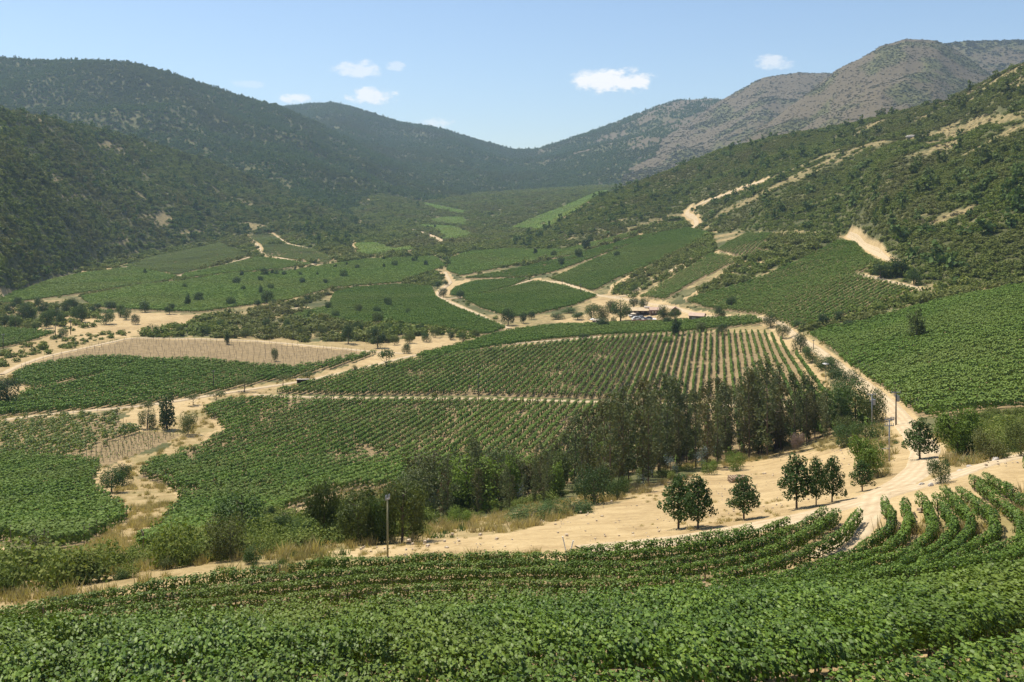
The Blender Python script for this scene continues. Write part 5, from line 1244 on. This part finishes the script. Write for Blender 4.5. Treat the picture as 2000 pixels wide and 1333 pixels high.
for i in range(6):
    for sy in (-1, 1): MB().box((-Lp / 2 + .2 + i * (Lp - .4) / 5, sy * Dp / 2 * .96, 1.42), (.2, .2, 2.9)).build('post', M_TIMBER, pv_)
MB().box((0, Dp * .47 + .14, 1.3), (Lp, .08, 2.4)).build('back_wall', M_TIMBER, pv_)
MB().box((0, 0, .04), (Lp + 1, Dp + 1, .14)).build('floor', M_SLAB, pv_)
for i in range(4): MB().box((-Lp / 2 + 1.6 + i * 2.7, Dp * .47 + .06, 1.5), (1.3, .06, 1.2)).build('window', M_PALEW, pv_)
tag(pv_, 'open timber pavilion with straw coloured roof among the farm trees', 'pavilion')
x, y, z = at(1281, 616)
hs = link('farmhouse', None, None, (x, y + 3, z))
V, F = gable_roof(5.4, 5, 2.6, 1.1, .4); m = MB(); m.add(V, F); m.build('roof', M_TIN, hs)
MB().box((0, 0, 1.25), (5.2, 4.8, 2.6)).build('wall', M_TIMBER, hs)
for i in (-1, 0, 1): MB().box((i * 1.5, -2.43, 1.5), (.8, .07, 1.1)).build('window', M_PALEW, hs)
MB().box((2.2, -2.43, 1.0), (.7, .08, 2.0)).build('door', M_WALL, hs)
tag(hs, 'dark timber house joined to the right end of the farm pavilion', 'house')
x, y, z = at(1265, 628)
tw = link('terrace', None, None, (x, y, z)); 
MB().box((0, 4.2, .62), (14.5, 8.2, .24)).build('slab', M_SLAB, tw)
MB().box((0, .0, .30), (14.7, .3, 1.1)).build('retaining_wall', M_BRICKW, tw)
for i in range(9): MB().box((-7 + i * 1.75, .02, 1.25), (.08, .08, .8)).build('railing_post', M_TIMBER, tw)
MB().box((0, .02, 1.62), (14.2, .07, .07)).build('handrail', M_TIMBER, tw)
tag(tw, 'pale paved terrace with reddish front wall before the farm pavilion', 'terrace')
TZ = z + .75; TX, TY = x, y
M_CARS = [plain_mat('silver_paint', (.40, .40, .40), (.36, .36, .36), 1, .4, 0, .3), plain_mat('blue_grey_paint', (.16, .19, .24), (.15, .18, .22), 1, .3, 0, .4), plain_mat('white_car_paint', (.62, .61, .58), (.58, .57, .55), 1, .4)]
M_GLASS = plain_mat('dark_glass', (.03, .035, .04), (.02, .025, .03), 1, .1); M_TYRE = plain_mat('tyre', (.02, .02, .02), (.03, .03, .03), 3, .9); M_LAMP = plain_mat('lamp_glass', (.7, .7, .66), (.6, .6, .58), 3, .15)
def car(x, y, z, rz, paint, label, pickup=False):
    r_ = link('parked_car', None, None, (x, y, z)); r_.rotation_euler = (0, 0, rz)
    prof = [(-2.1, .32), (-2.15, .62), (-1.95, .86), (-.1 if pickup else -1.5, .92), (1.05, .92), (1.95, .78), (2.12, .55), (2.08, .30)]
    n = len(prof); V = [(p[0], s * .86, p[1]) for s in (-1, 1) for p in prof]
    me = mk('body', np.array(V), [(np.array([list(range(n))[::-1]]), 0), (np.array([list(range(n, 2 * n))]), 0), (np.array([(i, (i + 1) % n, n + (i + 1) % n, n + i) for i in range(n)]), 0)], [paint]); link('body', me, r_)
    cp = [(-.25, .90), (-.2, 1.42), (.55, 1.42), (1.0, .90)] if pickup else [(-1.85, .88), (-1.45, 1.40), (.3, 1.44), (1.0, .90)]
    V = [(p[0], s * q, p[1]) for s in (-1, 1) for p, q in zip(cp, (.82, .66, .66, .82))]
    me = mk('cabin', np.array(V), [(np.array([(3, 2, 1, 0), (4, 5, 6, 7), (1, 2, 6, 5), (0, 1, 5, 4), (2, 3, 7, 6)]), 0)], [paint]); link('cabin', me, r_)
    for s in (-1, 1):
        w = [(cp[0][0] + .22, .96), (cp[1][0] + .1, 1.34), (cp[2][0] - .05, 1.36), (cp[3][0] - .22, .96)]
        V = [(p[0], s * (.845 - (p[1] - .9) * .31), p[1]) for p in w]
        link('side_window', mk('side_window', np.array(V), [(np.array([(0, 1, 2, 3)]), 0)], [M_GLASS]), r_)
        MB().box((2.1, s * .6, .62), (.08, .3, .16)).build('headlight', M_LAMP, r_)
        for xx in (-1.3, 1.35):
            wh = MB().tube([(xx, s * .72, .32), (xx, s * .90, .32)], .32, 14).build('wheel', M_TYRE, r_); MB().tube([(xx, s * .86, .32), (xx, s * .915, .32)], .18, 10).build('rim', M_STEEL, wh)
    V = [(cp[3][0] - .03, -.70, .96), (cp[3][0] - .03, .70, .96), (cp[2][0] + .06, .60, 1.38), (cp[2][0] + .06, -.60, 1.38)]
    link('windscreen', mk('windscreen', np.array(V) + np.array([.03, 0, .02]), [(np.array([(0, 1, 2, 3)]), 0)], [M_GLASS]), r_)
    return tag(r_, label, 'car', 'cars parked on the farm terrace')
car(TX - 2.2, TY + 3.6, TZ, R(8), M_CARS[0], 'silver car, middle of the three cars on the pale farm terrace')
car(TX + .6, TY + 2.0, TZ, R(172), M_CARS[1], 'dark blue grey car parked beside the silver car on the terrace')
car(TX - 5.0, TY + 1.8, TZ, R(15), M_CARS[2], 'white car at the left end of the farm terrace')
for i, (px, py, lb) in enumerate(((1236, 620, 'tan parasol at the left front corner of the farm pavilion'), (1243, 618, 'tan parasol just inside the left half of the farm pavilion'), (1158, 632, 'whitish parasol in the farm garden left of the trees'))):
    x, y, z = at(px, py)
    if i < 2: y -= 2.2; z = max(z, float(ground(x, y)))
    u_ = link('parasol', None, None, (x, y, z))
    MB().tube([(0, 0, 0), (0, 0, 2.5)], .05, 6).build('pole', M_TIMBER, u_); MB().tube([(0, 0, 1.95), (0, 0, 2.2), (0, 0, 2.6)], [1.6, 1.05, .05], 8).build('canopy', M_CLOTH if i < 2 else M_WHITE, u_)
    tag(u_, lb, 'parasol', 'parasols of the farm')
def shed(px, py, L, D, hgt, rise, rz, wall, roof, name, label, door=None, win=0):
    x, y, z = at(px, py); y += D / 2
    s_ = link(name, None, None, (x, y, float(ground(x, y)))); s_.rotation_euler = (0, 0, rz)
    V, F = gable_roof(L, D, hgt, rise, .35); m = MB(); m.add(V, F); m.build('roof', roof, s_)
    m = MB().box((0, 0, hgt / 2 - .1), (L, D, hgt + .2)); 
    m.add([(-L/2, -D/2, hgt), (-L/2, D/2, hgt), (-L/2, 0, hgt + rise * .98)], [(0, 2, 1)]); m.add([(L/2, -D/2, hgt), (L/2, D/2, hgt), (L/2, 0, hgt + rise * .98)], [(0, 1, 2)])
    m.build('wall', wall, s_)
    if door: d_ = MB().box((-L * .18, -D / 2 - .02, 1.0), (L * .26, .08, 2.0)).build('door', door, s_); MB().box((-L * .08, -D / 2 - .08, 1.0), (.08, .06, .2)).build('handle', M_STEEL, d_)
    for i in range(win): f_ = MB().box((L * (.12 + .22 * i), -D / 2 - .02, 1.45), (.8, .07, .8)).build('window', M_TIMBER, s_); MB().box((L * (.12 + .22 * i), -D / 2 - .06, 1.45), (.62, .03, .62)).build('pane', M_GLASS, f_)
    return tag(s_, label, 'shed' if name == 'shed' else 'hut')
shed(1364, 629, 6.6, 4.6, 2.7, 1.1, R(-24), M_WALL, M_TIN, 'shed', 'brown shed with faded reddish roof standing alone right of the farm', M_PALEW, 1)
shed(1320, 616, 4.2, 4.0, 2.5, 1.5, R(80), M_WALL, M_TIN, 'hut', 'small peaked hut half hidden behind the farm trees', M_TIMBER)
shed(1166, 634, 4.0, 2.6, 2.0, .5, R(5), M_TIMBER, M_PALEW, 'hut', 'low dark hut under the garden trees left of the farm lawn', M_PALEW)
# flat roofed field shelter beside the track
x, y, z = at(590, 752)
fs = link('field_shelter', None, None, (x, y + 1.2, z)); fs.rotation_euler = (0, 0, R(6))
MB().box((0, 0, 1.62), (4.1, 2.9, .12), 0, 0, R(-4)).build('roof', M_PALEW, fs)
for sx in (-1, 1):
    MB().box((sx * 1.7, 0, .75), (.1, 2.2, 1.6)).build('side_wall', M_TIMBER, fs)
    MB().box((sx * 1.75, -1.2, .75), (.14, .14, 1.6)).build('post', M_POST, fs)
MB().box((0, 1.1, .75), (3.4, .1, 1.6)).build('back_wall', M_TIMBER, fs)
tag(fs, 'small dark open shelter with a pale flat roof beside the dirt track', 'shelter')
# ------------------------------------------------------------------ pallets on the verge, stakes, boulders
x, y, z = at(1441, 942); M_PAL = plain_mat('pallet_wood', (.36, .25, .15), (.24, .165, .10), 6, .85, .4)
for i in range(5):
    p_ = link('pallet', None, None, (x + (-.03, .05, -.06, .04, 0)[i], y + (.0, .04, -.05, .02, .05)[i], z + .152 * i)); p_.rotation_euler = (0, 0, R((10, 13, 8, 12, 6)[i]))
    for k in range(7): MB().box((-1.02 + k * .34, 0, .133), (.2, 1.7, .022)).build('board', M_PAL, p_)
    for k in (-1, 0, 1): MB().box((0, k * .78, .071), (2.24, .1, .1)).build('stringer', M_PAL, p_)
    for k in (-1, 0, 1): MB().box((k * 1.02, 0, .010), (.2, 1.7, .021)).build('bottom_board', M_PAL, p_)
    tag(p_, ('lowest wooden pallet of the stack on the sandy verge', 'second wooden pallet from the ground in the stack', 'middle wooden pallet of the stack on the verge', 'fourth wooden pallet from the ground in the stack', 'topmost wooden pallet of the stack on the verge')[i], 'pallet', 'pallets stacked on the verge')
for px, py, h, tl, lb in ((1106, 1080, .95, -.22, 'white leaning stake at the start of the near vines, left of two'), (1113, 1082, .75, .25, 'white leaning stake at the start of the near vines, right of two')):
    x, y, z = at(px, py); s_ = MB().box((0, 0, h / 2), (.07, .07, h + .3)).build('stake', M_WHITE, None, (x, y, z)); s_.rotation_euler = (0, tl, 0)
    tag(s_, lb, 'stake')
M_ROCK = plain_mat('pale_rock', (.55, .50, .43), (.34, .30, .25), 1.5, .9, .6)
def boulder(px, py, wpx, hpx, seed, label, el_=1.0, ymin=20.0):
    x, y, z = at(px, py, 0, ymin); w = wpx * y / FPX / 2; h = hpx * y / FPX
    r_ = np.random.default_rng(seed); nu_, nv_ = 14, 8
    th = np.linspace(0, 2 * math.pi, nu_, endpoint=False); ph = np.linspace(-.5, 1.5, nv_)
    d = np.array([(math.cos(a) * math.cos(p), math.sin(a) * math.cos(p), math.sin(p)) for p in ph for a in th])
    k = 1 + .5 * (fbm(d[:, 0] * 1.7 + seed * 3, d[:, 1] * 1.7 + d[:, 2] * 2, 1, 3, seed) - .5)
    V = d * k[:, None] * np.array([w, w * el_, h])
    F = [(i * nu_ + j, i * nu_ + (j + 1) % nu_, (i + 1) * nu_ + (j + 1) % nu_, (i + 1) * nu_ + j) for i in range(nv_ - 1) for j in range(nu_)]
    o = link('boulder', mk('boulder', V, [(np.array(F), 0), (np.array([[(nv_ - 1) * nu_ + j for j in range(nu_)]]), 0)], [M_ROCK]), None, (x, y, z)); o.rotation_euler = (0, 0, r_.uniform(-.4, .4))
    return tag(o, label, 'boulder')
boulder(1945, 901, 15, 8, 3, 'rounded pale boulder beside the climbing track under the bushes', .8)
boulder(1800, 949, 16, 6, 4, 'long flat pale boulder at the lower side of the road bend', .5)
boulder(1893, 912, 13, 4, 5, 'low flat stone on the bank below the large willow', .6)
boulder(1818, 950, 12, 7, 7, 'brownish boulder at the foot of the dark purplish bush', .8)
boulder(1875, 921, 12, 4, 8, 'low stone left of the flat stone on the bank', .7)
boulder(1782, 268, 30, 4, 9, 'pale rock outcrop high on the right hill', .35)
boulder(1776, 451, 8, 4, 11, 'small white rock in the scrub of the right hill', .8)
boulder(794, 861 - 400, 12, 6, 12, 'pale rock pile beside the bright far vineyard', .8)
# ------------------------------------------------------------------ the valley's haze
hm, hn, hl = new_mat('haze')
pv = hn.new('ShaderNodeVolumePrincipled'); pv.inputs['Color'].default_value = (.56, .76, 1.0, 1); pv.inputs['Density'].default_value = HAZE; pv.inputs['Anisotropy'].default_value = .25
ho = hn.new('ShaderNodeOutputMaterial'); hl.new(pv.outputs[0], ho.inputs['Volume'])
tag(MB().box((0, 2600, (Hgt.max() + 30 - 150) / 2), (11000, 6400, Hgt.max() + 30 + 150)).build('haze', hm), 'thin pale haze filling the valley air', kind='stuff')
